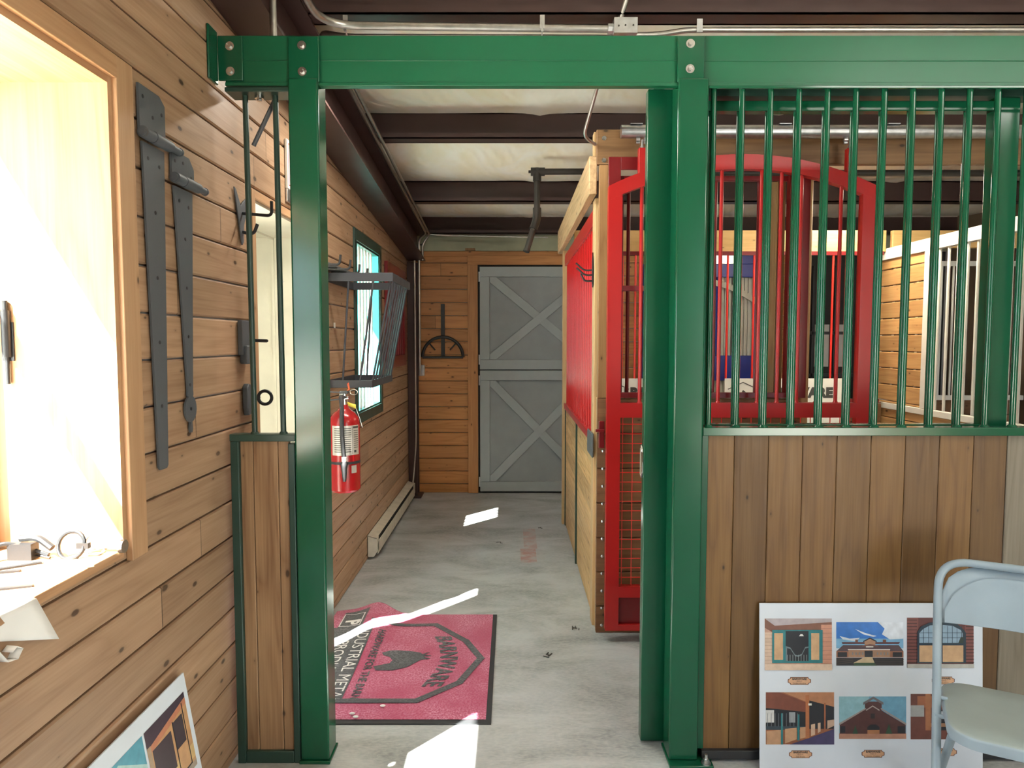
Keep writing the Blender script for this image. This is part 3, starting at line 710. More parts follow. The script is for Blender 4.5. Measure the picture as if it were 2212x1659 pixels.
# diagonal boards: parallelogram pieces between the posts
def diag(ya, yb2, z0_, z1_, mb):
    pitch = .15; sl_ = .85; k = -30
    while k < 40:
        a = k * pitch; k += 1
        # board between lines z = sl*(y-ya)+a and +pitch-.004 clipped to rect
        poly = clip([(ya - 5, sl_ * -5 + a + .003), (yb2 + 5, sl_ * (yb2 - ya + 5) + a + .003), (yb2 + 5, sl_ * (yb2 - ya + 5) + a + pitch - .003), (ya - 5, sl_ * -5 + a + pitch - .003)], ya, yb2, z0_, z1_)
        if len(poly) >= 3: mb.prism([(.452, p[0], p[1]) for p in poly], (1, 0, 0), .022)
def clip(poly, x0, x1, y0, y1):
    for ax, val, sgn in ((0, x0, 1), (0, x1, -1), (1, y0, 1), (1, y1, -1)):
        out = []
        for i in range(len(poly)):
            p, q = poly[i - 1], poly[i]; dp, dq = (p[ax] - val) * sgn, (q[ax] - val) * sgn
            if (dp >= 0) != (dq >= 0):
                s_ = dp / (dp - dq); out.append((p[0] + (q[0] - p[0]) * s_, p[1] + (q[1] - p[1]) * s_))
            if dq >= 0: out.append(q)
        poly = out
        if not poly: break
    return poly
diag(3.765, 4.70, .01, .99, m); diag(4.725, 5.70, .01, .99, m)
m.build('board_infill', M['side_y'], t)
m = MB(); m.box(.440, .480, 4.70, 4.725, 0, 1.0); m.box(.445, .475, 5.705, 5.735, 0, 1.0); m.build('steel_divider', M['dgreen'], t)
m = MB(); m.box(.436, .480, 3.765, 5.735, .992, 1.035); m.box(.438, .478, 3.765, 5.735, 2.175, 2.262)
m.build('grille_frame', M['red'], t, bevel=.003)
b0 = MB().cyl((.458, 3.84, 1.035), (.458, 3.84, 2.175), .0095, n=14).build('bar', M['redgloss'], t)
for k in range(1, 19): copy_at(b0, (0, .1 * k, 0))
m = MB(); m.box(.426, .436, 3.63, 3.86, .93, 1.06); m.build('corner_plate', M['iron'], t, bevel=.004)
MB().box(.395, .436, 3.57, 5.98, 2.305, 2.498).build('timber_plate', M['beam_y'], t, bevel=.005).select_set(False)

t = thing('tack_hook', (.43, 3.71, 1.85), 'black three-prong hook on the pale post of the red stall', 'hook')
m = MB(); m.prism([(.434, 3.70 + a, 1.925 + b) for a, b in ((-.01, .10), (.012, .06), (.016, -.06), (0, -.085), (-.02, -.07), (-.022, .02))], (-1, 0, 0), .005); m.build('back_plate', M['black'], t)
for z, L, yy in ((1.955, .085, 3.73), (1.925, .085, 3.69), (1.895, .06, 3.71)):
    m = MB(); m.tube([(.43, yy, z - .02), (.39, yy, z - .022), (.43 - L, yy, z + .018)], .0048, n=8, fillet=.02); m.build('prong', M['black'], t)

# back grille, signs
MB().box(.50, 3.0, 5.55, 5.59, 2.27, 2.44).build('back_header', M['beam_x_light'], bevel=.004, label='pale wooden header beam above the thin bright red grille', cat='beam')
t = thing('red_back_grille', (1.9, 5.5, 1.0), 'thin bright red barred grille at the back of the red stall', 'grille')
m = MB(); m.box(.62, 2.95, 5.49, 5.515, 2.235, 2.265); m.box(.62, 2.95, 5.49, 5.515, 1.06, 1.09); m.box(1.262, 1.285, 5.49, 5.51, 1.09, 2.235); m.box(1.37, 1.39, 5.49, 5.51, 1.09, 2.235); m.build('grille_frame', M['dred'], t)
b0 = MB().cyl((.6703, 5.502, 1.09), (.6703, 5.502, 2.235), .0085, n=8).build('bar', M['bred'], t)
for k in range(1, 22): 
    if k not in (4, 5, 6, 7): copy_at(b0, (.1048 * k, 0, 0))
MB().planks((.51, 5.53, 0), (1, 0, 0), (0, 0, 1), (0, -1, 0), 2.48, 0, 1.06, .15, 0, t=.03).build('lower_boards', M['low_x'], t)
def barnware_sign(xa, xb, tx, label):
    t = thing('banner_sign', ((xa + xb) / 2, 5.47, 1.06), label, 'sign')
    MB().box(xa, xb, 5.462, 5.472, 1.066, 1.256).build('sign_board', M['white'], t)
    m = MB(); f = lambda x, y: (tx + x, 5.4605, 1.108 + y)
    put_text(m, 'BARNWARE', .104, f, bold=.0075, spacing=1.06, align='LEFT'); 
    put_text(m, 'barnware.com', .026, lambda x, y: (tx + .22 + x, 5.4605, 1.078 + y), align='LEFT')
    m.build('lettering', M['ink'], t)
    m = MB(); cx = tx - .13
    for a, b in (((cx - .12, 1.17), (cx, 1.225)), ((cx, 1.225), (cx + .12, 1.17)), ((cx - .085, 1.18), (cx - .085, 1.085)), ((cx + .085, 1.18), (cx + .085, 1.085))):
        m.bar((a[0], 5.4605, a[1]), (b[0], 5.4605, b[1]), .001, .007, up=(0, 0, 1) if abs(a[0] - b[0]) > .01 else (1, 0, 0))
    m.add([(cx + a, 5.460, 1.09 + b) for a, b in ((-.04, 0), (.02, 0), (.045, .03), (.02, .06), (.0, .075), (-.01, .055), (-.04, .035), (-.05, .02))], [tuple(range(8))])
    m.build('emblem', M['ink'], t)
barnware_sign(.66, 1.56, .945, 'white lettered sign at back of red stall, behind the left stile')
barnware_sign(1.70, 2.66, 1.975, 'white lettered sign at back of red stall, behind the wooden pole')
t = thing('white_board', (2.45, 5.44, 0), 'white board with a dark label leaning behind the red wire mesh', 'board')
MB().box(2.28, 2.64, 5.43, 5.445, 0, 1.03).build('panel', M['white'], t)
MB().box(2.32, 2.56, 5.424, 5.43, .985, 1.025).build('dark_label', M['ink'], t, bevel=.006)
t = MB().box(1.892, 1.940, 4.47, 4.53, 0, 2.60).build('wooden_pole', M['post_brown'], bevel=.012, seg=3, label='upright wooden pole standing inside the red stall', cat='pole')

# blue frame, dark doorway at the far wall
t = thing('blue_dutch_door', (1.95, 6.9, 0), 'bright blue steel barred door on the far wall, seen through the red stall', 'door')
m = MB(); m.box(1.31, 2.61, 6.86, 6.93, 2.19, 2.32); m.box(1.31, 1.40, 6.87, 6.93, .9, 2.19); m.box(2.49, 2.61, 6.87, 6.93, .9, 2.42); m.box(1.40, 2.49, 6.87, 6.93, 1.16, 1.41); m.box(2.2, 2.61, 6.87, 6.93, 2.32, 2.42)
m.build('frame', M['blue'], t, bevel=.004)
MB().box(1.31, 2.2, 6.85, 6.93, 2.322, 2.41).build('galvanised_track', M['galv'], t)
m = MB()
for k in range(28): m.box(1.40 + k * .039, 1.422 + k * .039, 6.925, 6.94, .2, 2.19)
m.box(1.40, 2.49, 6.94, 6.955, .2, 2.19); m.build('ribbed_cladding', M['corr'], t)
b0 = MB().cyl((1.50, 6.90, 1.41), (1.50, 6.90, 2.19), .0095, n=8).build('bar', M['blue'], t)
for x in (.38, .55, .72, .93): copy_at(b0, (x, 0, 0))
m = MB(); pts = [(1.40 + 1.09 * i / 14, 6.88, 1.92 + .22 * math.sin(math.pi * i / 14)) for i in range(15)]
for a, b in zip(pts, pts[1:]): m.bar(a, b, .012, .055)
m.build('arch_panel', M['corr'], t)
m = MB(); m.cyl((2.555, 6.868, 1.50), (2.555, 6.86, 1.50), .01); m.cyl((2.555, 6.868, 1.36), (2.555, 6.86, 1.36), .01); m.build('bolt', M['steel'], t)
t = thing('dark_doorway', (3.25, 6.8, 0), 'dark doorway in the far corner behind red bars, painted as a near-black panel', 'door')
m = MB(); m.box(2.86, 4.3, 6.86, 6.92, 0, 2.44); m.build('panel', M['dark'], t)  # near-black sheet painted in for the unlit doorway
m = MB(); 
for x in (2.98, 3.2, 3.42): m.box(x, x + .02, 6.83, 6.86, .2, 2.3)
for z in (1.2, 1.62): m.box(2.88, 3.6, 6.83, 6.86, z, z + .03)
m.build('frame', M['black'], t)
for x in (3.02, 3.25): MB().box(x, x + .14, 6.845, 6.858, 1.30, 1.72).build('grey_panel', M['siding'], t)

# right partition with white frame
t = thing('white_framed_partition', (3.02, 4.7, 0), 'stall partition with white steel frame, pine boards and white bars', 'stall panel')
m = MB(); PXx = 3.0
m.box(PXx, PXx + .045, 2.9, 5.84, 2.205, 2.295); m.box(PXx, PXx + .045, 2.9, 5.84, 1.015, 1.06); m.box(PXx, PXx + .045, 4.96, 5.03, 1.06, 2.205); m.box(PXx, PXx + .045, 2.9, 2.95, 1.06, 2.205)
m.build('frame', M['white'], t, bevel=.003)
MB().planks((PXx + .018, 5.03, 0), (0, 1, 0), (0, 0, 1), (-1, 0, 0), .81, 1.06, 2.205, .131, .03, t=.02).build('wood_infill', M['part_y'], t)
MB().planks((PXx + .012, 2.9, 0), (0, 1, 0), (0, 0, 1), (-1, 0, 0), 2.94, 0, 1.015, .131, .03, t=.03).build('lower_boards', M['part_y'], t)
b0 = MB().cyl((PXx + .022, 4.88, 1.06), (PXx + .022, 4.88, 2.205), .0098, n=10).build('bar', M['white'], t)
for k in range(1, 20): copy_at(b0, (0, -.1 * k, 0))
t = thing('white_rear_grille', (3.7, 5.6, 0), 'white barred grille far behind the white framed partition', 'grille')
m = MB(); m.box(3.05, 4.38, 5.85, 5.88, 2.19, 2.23); m.box(3.05, 4.38, 5.85, 5.88, 1.05, 1.09); m.box(3.05, 3.08, 5.85, 5.88, 1.09, 2.19); m.build('frame', M['white'], t)
b0 = MB().cyl((3.15, 5.865, 1.09), (3.15, 5.865, 2.19), .0095, n=8).build('bar', M['white'], t)
for k in range(1, 12): copy_at(b0, (.1 * k, 0, 0))
MB().planks((3.05, 5.90, 0), (1, 0, 0), (0, 0, 1), (0, -1, 0), 1.33, 0, 1.05, .131, 0).build('lower_boards', M['low_x'], t)
t = MB().box(3.05, 4.38, 5.55, 5.59, 2.30, 2.44).build('rear_header', M['beam_x_light'], bevel=.004, label='pale wooden header board above the white rear grille', cat='beam')

# ------------------------------------------------------------------ pipes and conduits
t = thing('iron_pipe', (.18, 5.0, 2.2), 'black iron pipe with tee and elbow hanging from the ceiling', 'pipe')
m = MB(); m.cyl((.60, 5.0, 2.768), (.18, 5.0, 2.766), .022, n=16); m.cyl((.18, 5.0, 2.76), (.18, 5.0, 2.44), .022, n=16); m.cyl((.18, 5.0, 2.44), (.104, 4.96, 2.20), .022, n=16); m.build('run', M['pipe'], t)
m = MB(); m.cyl((.235, 5.0, 2.766), (.135, 5.0, 2.766), .030, n=16); m.cyl((.18, 5.0, 2.79), (.18, 5.0, 2.70), .030, n=16); m.cyl((.135, 5.0, 2.766), (.118, 5.0, 2.766), .012, n=4); m.build('tee_fitting', M['pipe'], t)
m = MB(); m.tube([(.18, 5.0, 2.51), (.18, 5.0, 2.43), (.152, 4.985, 2.355)], .030, n=14, fillet=.05); m.build('elbow_fitting', M['pipe'], t)
m = MB(); m.cyl((.108, 4.962, 2.213), (.101, 4.958, 2.193), .024, n=14); m.build('pipe_thread', M['pipe'], t)

def conduit(name, pts, r, label, fil=.08, mat='conduit'):
    m = MB(); m.tube(pts, r, n=12, fillet=fil, seg=8)
    return m.build(name, M[mat], label=label, cat='conduit')
yc = 2.985
conduit('conduit', [(-.80, 1.6, 2.90), (-.80, yc - .02, 2.876), (.43, yc, 2.870)], .0165, 'thick bent conduit running under the nearest brown purlin', .16)
conduit('conduit', [(-.945 + .03, 6.80, 1.22), (-.93 + .015, 6.80, 2.56), (-.835, 6.72, 2.60), (-.835, 3.06, 2.892), (-.72, yc + .02, 2.846), (.43, yc + .02, 2.842)], .0125, 'thin conduit along the left rafter, down to the outlet box', .09)
conduit('conduit', [(.52, yc + .01, 2.85), (.62, yc + .01, 2.85), (.74, yc, 2.866), (4.3, yc, 2.866)], .0115, 'thin conduit running right from the junction box above the green beam', .05)
conduit('conduit', [(.455, yc, 2.90), (.50, 2.90, 3.05)], .0115, 'short conduit rising diagonally from the metal junction box', .0)
conduit('conduit', [(.435, 3.06, 2.88), (.395, 3.35, 2.72), (.357, 3.50, 2.575), (.425, 3.56, 2.552)], .0085, 'thin bent conduit dropping to the end of the wooden header', .06)
conduit('conduit', [(-.842, 2.49, 3.0), (-.842, 2.49, 2.614)], .012, 'upright conduit rising from the left part of the green beam', .0)
conduit('conduit', [(-.945, 6.70, 2.335), (-.945, 6.70, .55), (-.965, 6.68, .28), (-.975, 6.66, .16)], .009, 'upright conduit on the steel column down to the heater', .1)
conduit('conduit', [(-.80, 6.70, 2.585), (-.60, 6.72, 2.575), (.35, 6.72, 2.56)], .008, 'thin conduit crossing below the farthest purlin', .05)
conduit('conduit', [(-.800, 3.3, 2.868), (-.800, 6.72, 2.585), (-.870, 6.73, 2.5), (-.870, 6.73, 2.34)], .0105, 'second thin conduit along the left rafter, beside the first', .08)
t = thing('junction_box', (.475, yc, 2.84), 'cast metal junction box on the conduits under the nearest purlin', 'junction box')
jb = MB().box(.428, .526, yc - .03, yc + .03, 2.842, 2.905)
m = MB(); m.cyl((.405, yc, 2.870), (.43, yc, 2.870), .022, n=8); m.build('connector', M['galv'], t)
m = jb
for x, z in ((.447, 2.87), (.475, 2.872), (.508, 2.872)): m.cyl((x, yc - .03, z), (x, yc - .032, z), .004, n=8, mi=1)
m.build('box_body', [M['galv'], M['ink']], t)
for x in (-.70, .127): 
    m = MB(); m.tube([(x, yc + .02, 2.93), (x, yc - .019, 2.905), (x, yc - .021, 2.866), (x, yc, 2.85), (x, yc + .03, 2.846)], .003, n=6); m.box(x - .010, x + .010, yc - .022, yc - .018, 2.862, 2.918)
    m.cyl((x, yc - .022, 2.853), (x, yc - .03, 2.853), .006, n=8); m.build('conduit_strap', M['galv'], label='galvanised strap clamping both conduits, ' + ('left one' if x < 0 else 'beside the junction box'), cat='strap', group='conduit straps')
m = MB(); m.box(.79 - .012, .79 + .012, yc - .016, yc - .012, 2.850, 2.905); m.build('conduit_strap', M['galv'], label='galvanised strap on the thin conduit above the right green post', cat='strap', group='conduit straps')
# black pipe and light pipe behind the header at right
MB().cyl((1.2, 4.6, 2.66), (4.36, 4.6, 2.66), .022, n=14).build('water_pipe', M['pipe'], label='horizontal dark pipe behind the wooden header at right', cat='pipe')

# ------------------------------------------------------------------ things on the left wall
def strap_hinge(name, y0_, y1_, ztop, zslant, zbar, bar, yb0, yb1, zbot, leaf, label):
    t = thing(name, (WX, (y0_ + y1_) / 2, zbot), label, 'strap hinge', 'strap hinges on the left wall')
    X0 = WX + .006
    m = MB(); m.prism([(X0, y0_, zbar), (X0, y1_, zbar), (X0, y1_, zslant), (X0, y1_ - .03, ztop), (X0, y0_, ztop)], (1, 0, 0), .007)
    pad_mb = m
    m = MB(); zt_ = zbar - .02
    if leaf:
        yc_ = (yb0 + yb1) / 2
        poly = [(y0_ + .012, zt_), (y1_ - .012, zt_), (yb1, zbot + .135), (yb1 + .002, zbot + .12)]
        for k in range(9):
            a = math.pi * k / 8 ; poly.append((yc_ + .0385 * math.sin(math.pi / 8 + a * .82), zbot + .075 + .042 * math.cos(math.pi / 8 + a * .82)))
        poly += [(yc_ + .010, zbot + .012), (yc_ + .006, zbot), (yc_ - .006, zbot), (yc_ - .010, zbot + .012)]
        for k in range(9):
            a = math.pi * (8 - k) / 8; poly.append((yc_ - .0385 * math.sin(math.pi / 8 + a * .82), zbot + .075 + .042 * math.cos(math.pi / 8 + a * .82)))
        poly += [(yb0 - .002, zbot + .12), (yb0, zbot + .135)]
    else:
        poly = [(y0_ + .012, zt_), (y1_ - .008, zt_), (yb1, zbot + .008), (yb1 - .008, zbot), (yb0 + .008, zbot), (yb0, zbot + .008)]
    m.prism([(X0, a, b) for a, b in poly], (1, 0, 0), .006)
    strap_mb = m
    m = MB(); L = bar
    yy = y0_ - .005
    segs_ = 3
    for k in range(segs_):
        a = yy + (y1_ + .005 - yy) * k / segs_; b = yy + (y1_ + .005 - yy) * (k + 1) / segs_ - .002
        m.cyl((X0 + .017, a, zbar), (X0 + .017, b, zbar), .0165 if k != 1 else .0175, n=16)
    m.cyl((X0 + .017, yy - .004, zbar), (X0 + .017, y1_ + L, zbar), .011, n=14); m.cyl((X0 + .017, y1_ + L, zbar), (X0 + .017, y1_ + L + .006, zbar), .013, n=14)
    m.build('barrel', M['iron'], t)
    m = MB()
    hs = [((y0_ + y1_) / 2, zbar + .06), (y0_ + .02, ztop - .03), (y1_ - .02, zslant - .03), ((y0_ + y1_) / 2 - .03, zbar - .06), ((y0_ + y1_) / 2 + .03, zbar - .07)]
    for k in range(1, 5):
        f = k / 5; hs.append(((y0_ + y1_) / 2 * (1 - f) + (yb0 + yb1) / 2 * f, zt_ * (1 - f) + zbot * f))
    if leaf: hs.append(((yb0 + yb1) / 2, zbot + .075))
    for a, b in hs: (pad_mb if b > zbar else strap_mb).cyl((X0 + .0058, a, b), (X0 + (.0078 if b > zbar else .0066), a, b), .0055, n=10, mi=1)
    pad_mb.build('pad_plate', [M['iron'], M['black']], t); strap_mb.build('strap', [M['iron'], M['black']], t)
strap_hinge('strap_hinge', 1.912, 2.052, 2.255, 2.235, 2.122, .06, 1.96, 2.012, 1.178, False, 'long grey iron strap hinge with plain square end, nearest the sunlit window')
strap_hinge('strap_hinge', 2.085, 2.228, 2.125, 2.095, 2.040, .05, 2.148, 2.182, 1.262, True, 'shorter grey iron strap hinge with leaf-shaped tip')

t = thing('harness_hook', (WX, 2.63, 1.95), 'black winged double hook on the left wall behind the green bars', 'hook')
m = MB(); m.prism([(WX + .004, a, b) for a, b in ((2.560, 2.12), (2.575, 2.115), (2.618, 2.06), (2.625, 2.07), (2.675, 2.10), (2.665, 2.03), (2.645, 1.99), (2.640, 1.93), (2.625, 1.915), (2.612, 1.95))], (1, 0, 0), .005); m.build('back_plate', M['iron'], t, bevel=.001)
m = MB(); m.tube([(WX + .008, 2.63, 2.035), (WX + .12, 2.63, 2.025), (WX + .12, 2.63, 2.08)], .006, n=8, fillet=.02); m.build('upper_prong', M['black'], t)
m = MB(); m.tube([(WX + .008, 2.63, 1.965), (WX + .05, 2.63, 1.955), (WX + .065, 2.63, 1.995)], .0065, n=8, fillet=.025); m.build('lower_prong', M['black'], t)
t = thing('stall_latch', (WX, 2.61, 1.47), 'dark square latch with a pin on the left wall behind the green bars', 'latch')
MB().box(WX + .003, WX + .02, 2.57, 2.655, 1.50, 1.63).build('plate', M['iron'], t, bevel=.003)
MB().box(WX + .003, WX + .035, 2.585, 2.655, 1.465, 1.535).build('housing', M['iron'], t, bevel=.005)
m = MB(); m.cyl((WX + .01, 2.645, 1.555), (WX + .085, 2.645, 1.553), .0065); m.sphere((WX + .085, 2.645, 1.553), .0065, n=8); m.build('pin', M['black'], t)
t = thing('ring_latch', (WX, 2.63, 1.27), 'dark lower latch with an iron ring on the left wall', 'latch')
m = MB(); m.prism([(WX + .003, a, b) for a, b in ((2.60, 1.375), (2.615, 1.39), (2.64, 1.385), (2.645, 1.33), (2.67, 1.30), (2.69, 1.30), (2.695, 1.275), (2.61, 1.268), (2.60, 1.30))], (1, 0, 0), .022); m.build('body', M['iron'], t, bevel=.004)
m = MB(); m.tube([(WX + .070 + .026 * math.cos(a), 2.655, 1.333 + .026 * math.sin(a)) for a in [2 * math.pi * k / 20 for k in range(20)]], .0065, n=8, closed=True); m.cyl((WX + .02, 2.655, 1.333), (WX + .05, 2.655, 1.333), .006); m.build('ring', M['black'], t)

t = thing('wall_notice', (WX, 3.3, 2.19), 'white and red notice on a grey backing high on the left wall', 'sign')
MB().box(WX + .002, WX + .014, 3.155, 3.50, 2.245, 2.465).build('notice', M['white'], t, bevel=.002)
m = MB(); m.box(WX + .014, WX + .0148, 3.17, 3.485, 2.445, 2.45); m.box(WX + .014, WX + .0148, 3.17, 3.485, 2.26, 2.265); m.box(WX + .014, WX + .0148, 3.17, 3.176, 2.26, 2.45); m.box(WX + .014, WX + .0148, 3.20, 3.46, 2.375, 2.42); m.box(WX + .014, WX + .0148, 3.20, 3.46, 2.30, 2.345)
m.build('red_print', M['red'], t)
MB().box(WX + .002, WX + .012, 3.155, 3.50, 2.185, 2.244).build('backing_plate', M['galv'], t, bevel=.002)
MB().box(WX, WX + .0025, 3.97, 4.0, 1.63, 1.66).build('white_sticker', M['paper'], label='small white sticker on the left wall boards', cat='sticker')

t = thing('hook_rack', (WX, 3.8, 1.90), 'dark hook rack with four long prongs on the left wall', 'hook rack')
m = MB(); m.box(WX + .001, WX + .012, 3.33, 4.22, 1.955, 1.985); m.hexa([(WX + .001, 3.33, 1.945), (WX + .10, 3.38, 1.945), (WX + .10, 4.17, 1.945), (WX + .001, 4.22, 1.945), (WX + .001, 3.33, 1.953), (WX + .10, 3.38, 1.953), (WX + .10, 4.17, 1.953), (WX + .001, 4.22, 1.953)])
m.build('shelf_plate', M['iron'], t, bevel=.001)
for k in range(4):
    y = 3.47 + .215 * k
    m = MB(); m.tube([(WX + .01, y, 1.94), (WX + .165, y, 1.935), (WX + .17, y, 1.985)], .0065, n=8, fillet=.02); m.build('prong', M['black'], t)

# hay rack
t = thing('hay_rack', (-.85, 4.1, 1.28), 'dark grey steel wall hay rack with slanted bars', 'hay rack')
xt, xb, ya, yb_, zt, zl = -.655, -.775, 3.80, 4.43, 1.905, 1.315
for z, xo, h, nm in ((zt, xt, .046, 'upper_frame'), (zl, xb, .042, 'lower_frame')):
    m = MB(); m.box(WX + .003, WX + .013, ya, yb_, z - h / 2, z + h / 2)
    m.box(WX + .005, xo, ya - .006, ya + .006, z - h / 2, z + h / 2); m.box(WX + .005, xo, yb_ - .006, yb_ + .006, z - h / 2, z + h / 2)
    m.box(xo - .012, xo, ya + .006, yb_ - .006, z - h / 2, z + h / 2)
    m.build(nm, M['rackgrey'], t, bevel=.001)
for k in range(8):
    y = ya + .03 + (yb_ - ya - .06) * k / 7
    MB().cyl((xb - .008, y, zl), (xt - .014, y, zt), .0058, n=10).build('bar', M['rackgrey'], t)
for y in (ya, yb_):
    for f in (.35, .72):
        MB().cyl((WX + (xb - WX) * f, y, zl), (WX + (xt - WX) * f, y, zt), .0058, n=10).build('bar', M['rackgrey'], t)

# fire extinguisher
ex, ey = -.886, 3.60
t = thing('fire_extinguisher', (ex, ey, .76), 'red fire extinguisher hung on the left wall by the barred window', 'fire extinguisher')
r = .080
MB().box(WX + .002, ex - r + .004, ey - .02, ey + .02, .85, 1.17).build('wall_bracket', M['iron'], t, bevel=.002)
m = MB(); m.lathe((ex, ey, .76), (0, 0, 1), [(0, .06), (0, r - .01), (.012, r), (.36, r), (.39, r * .93), (.415, r * .70), (.43, r * .42), (.445, r * .30), (.46, r * .29)], n=36); m.build('cylinder', M['extred'], t)
m = MB()
n = 14
def cylpt(a, z, rr): return (ex + rr * math.cos(a), ey + rr * math.sin(a), z)
def wrap(mb, a0, a1, z0_, z1_, rr, n=14, mi=0):
    vs = [cylpt(a0 + (a1 - a0) * k / n, z, rr) for z in (z0_, z1_) for k in range(n + 1)]
    mb.add(vs, [(k, k + 1, n + 2 + k, n + 1 + k) for k in range(n)], mi)
wrap(m, R(-125), R(-15), .96, 1.115, r + .0012); lb = m.build('label', M['lab'], t)
m = MB()
for k in range(12): wrap(m, R(-115), R(-52), 1.098 - .011 * k, 1.102 - .011 * k, r + .002, 8)
wrap(m, R(-48), R(-46.5), .965, 1.11, r + .002, 2); wrap(m, R(-44), R(-18), 1.100, 1.110, r + .002, 6); wrap(m, R(-40), R(-30), .972, .985, r + .002, 4)
for k in range(9): wrap(m, R(-42), R(-20), 1.085 - .011 * k, 1.088 - .011 * k, r + .002, 5)
m.build('label_print', M['ink'], lb)
m = MB(); m.lathe((ex, ey, 1.215), (0, 0, 1), [(0, .022), (.02, .022), (.022, .017), (.05, .017), (.052, .024), (.062, .024)], n=18); m.cyl((ex - .01, ey, 1.25), (ex + .03, ey - .01, 1.255), .010); m.build('valve', M['steel'], t)
m = MB(); m.hexa([(ex - .02, ey - .01, 1.278), (ex + .02, ey - .01, 1.278), (ex + .02, ey + .01, 1.278), (ex - .02, ey + .01, 1.278), (ex - .022, ey - .012, 1.29), (ex + .022, ey - .012, 1.29), (ex + .022, ey + .012, 1.29), (ex - .022, ey + .012, 1.29)])
m.bar((ex - .01, ey, 1.248), (ex - .10, ey - .02, 1.240), .018, .006); m.bar((ex - .01, ey, 1.282), (ex - .08, ey - .02, 1.288), .018, .005)
m.build('handle', M['iron'], t)
m = MB(); hx, hy = ex + .026, ey - r - .010
m.tube([(ex, ey - .01, 1.258), (ex - .005, ey - .05, 1.265), (hx - .015, hy, 1.22), (hx - .018, hy, 1.08), (hx - .008, hy, .95)], .0115, n=12, fillet=.05); m.build('hose', M['rubber'], t)
m = MB(); m.cyl((hx - .008, hy, .955), (hx - .0075, hy, .932), .0135); m.build('hose_ferrule', M['white'], t)
m = MB(); m.lathe((hx - .0075, hy, .932), (0, 0, -1), [(0, .014), (.015, .019), (.03, .017), (.10, .009), (.105, .008)], n=14); m.build('nozzle', M['rubber'], t)
m = MB(); wrap(m, R(-180), R(0), .912, .926, r + .003, 24); m.build('strap', M['rubber'], t)
m = MB(); wrap(m, R(-52), R(-30), .865, .905, r + .0015, 5); m.build('brand_mark', M['lab'], t)
m = MB(); m.tube([(ex + .055 + .02 * math.cos(a), ey - .01, 1.285 + .014 * math.sin(a)) for a in [2 * math.pi * k / 16 for k in range(16)]], .0022, n=6, closed=True); m.build('pull_ring', M['steel'], t)
m = MB(); m.tube([(ex + .03, ey - .012, 1.30), (ex + .022, ey - .012, 1.33), (ex + .028, ey - .012, 1.335), (ex + .033, ey - .012, 1.30), (ex + .02, ey - .012, 1.295)], .0022, n=6); m.build('seal_tag', M['orange'], t)
m = MB(); m.add([(ex + .025, ey - .03, 1.235), (ex + .07, ey - .035, 1.222), (ex + .072, ey - .038, 1.20), (ex + .03, ey - .036, 1.215)], [(0, 1, 2, 3)]); o = m.build('inspection_tag', M['yellow'], t); sm = o.modifiers.new('solid', 'SOLIDIFY'); sm.thickness = .001
m = MB(); m.tube([(ex + .07, ey - .036, 1.205), (ex + .085, ey - .03, 1.16), (ex + .10, ey - .02, 1.10)], .0015, n=6); m.build('tag_cord', M['paper'], t)

# red sample grille on the wall
t = thing('red_window_grille', (WX, 6.0, 1.3), 'small red barred window grille mounted on the left wall beyond the window', 'grille')
m = MB(); m.box(WX + .002, WX + .03, 5.56, 5.66, 1.33, 2.20); m.box(WX + .002, WX + .03, 6.40, 6.50, 1.33, 2.20); m.box(WX + .002, WX + .03, 5.66, 6.40, 2.10, 2.20); m.box(WX + .002, WX + .03, 5.66, 6.40, 1.33, 1.43); m.build('frame', M['dred'], t, bevel=.002)
b0 = MB().cyl((WX + .016, 5.72, 1.43), (WX + .016, 5.72, 2.10), .009, n=8).build('bar', M['dred'], t)
for k in range(1, 7): copy_at(b0, (0, .1 * k, 0))

# heater
t = thing('baseboard_heater', (-.99, 5.8, .02), 'beige electric baseboard heater along the foot of the left wall', 'heater')
hx0, hx1, hy0, hy1 = WX + .003, -.958, 4.79, 6.70
m = MB(); m.box(hx0, hx0 + .004, hy0, hy1, .02, .175); m.hexa([(hx0, hy0, .168), (hx1 - .006, hy0, .150), (hx1 - .006, hy1, .150), (hx0, hy1, .168), (hx0, hy0, .174), (hx1 - .004, hy0, .156), (hx1 - .004, hy1, .156), (hx0, hy1, .174)])
m.box(hx1 - .005, hx1, hy0 + .03, hy1 - .03, .035, .122)
m.build('cover', M['heater'], t, bevel=.001)
MB().box(hx0 + .005, hx1 - .012, hy0 + .02, hy1 - .02, .035, .145).build('fins', M['dark'], t)
for a, b in ((hy0, hy0 + .06), (hy1 - .06, hy1)):
    m = MB(); m.prism([(hx0, a, .02), (hx1 - .025, a, .02), (hx1, a, .06), (hx1, a, .155), (hx0, a, .175)], (0, 1, 0), b - a); m.build('end_cap', M['heater'], t, bevel=.001)
# outlet
t = thing('outlet_box', (-.935, 6.95, 1.2), 'grey metal double outlet box on the far wall', 'outlet')
MB().box(-.985, -.885, 6.925, 6.969, 1.203, 1.315).build('box_body', M['galv'], t, bevel=.008, seg=3)
for z in (1.285, 1.235):
    m = MB(); m.lathe((-.935, 6.925, z), (0, -1, 0), [(0, .018), (.003, .018), (.0035, .016)], n=16); s = m.build('socket', M['cream'], t)
    m = MB(); m.box(-.944, -.941, 6.9205, 6.922, z - .006, z + .008); m.box(-.930, -.927, 6.9205, 6.922, z - .006, z + .008); m.cyl((-.9355, 6.922, z - .011), (-.9355, 6.9205, z - .011), .003, n=8); m.build('slot', M['ink'], s)
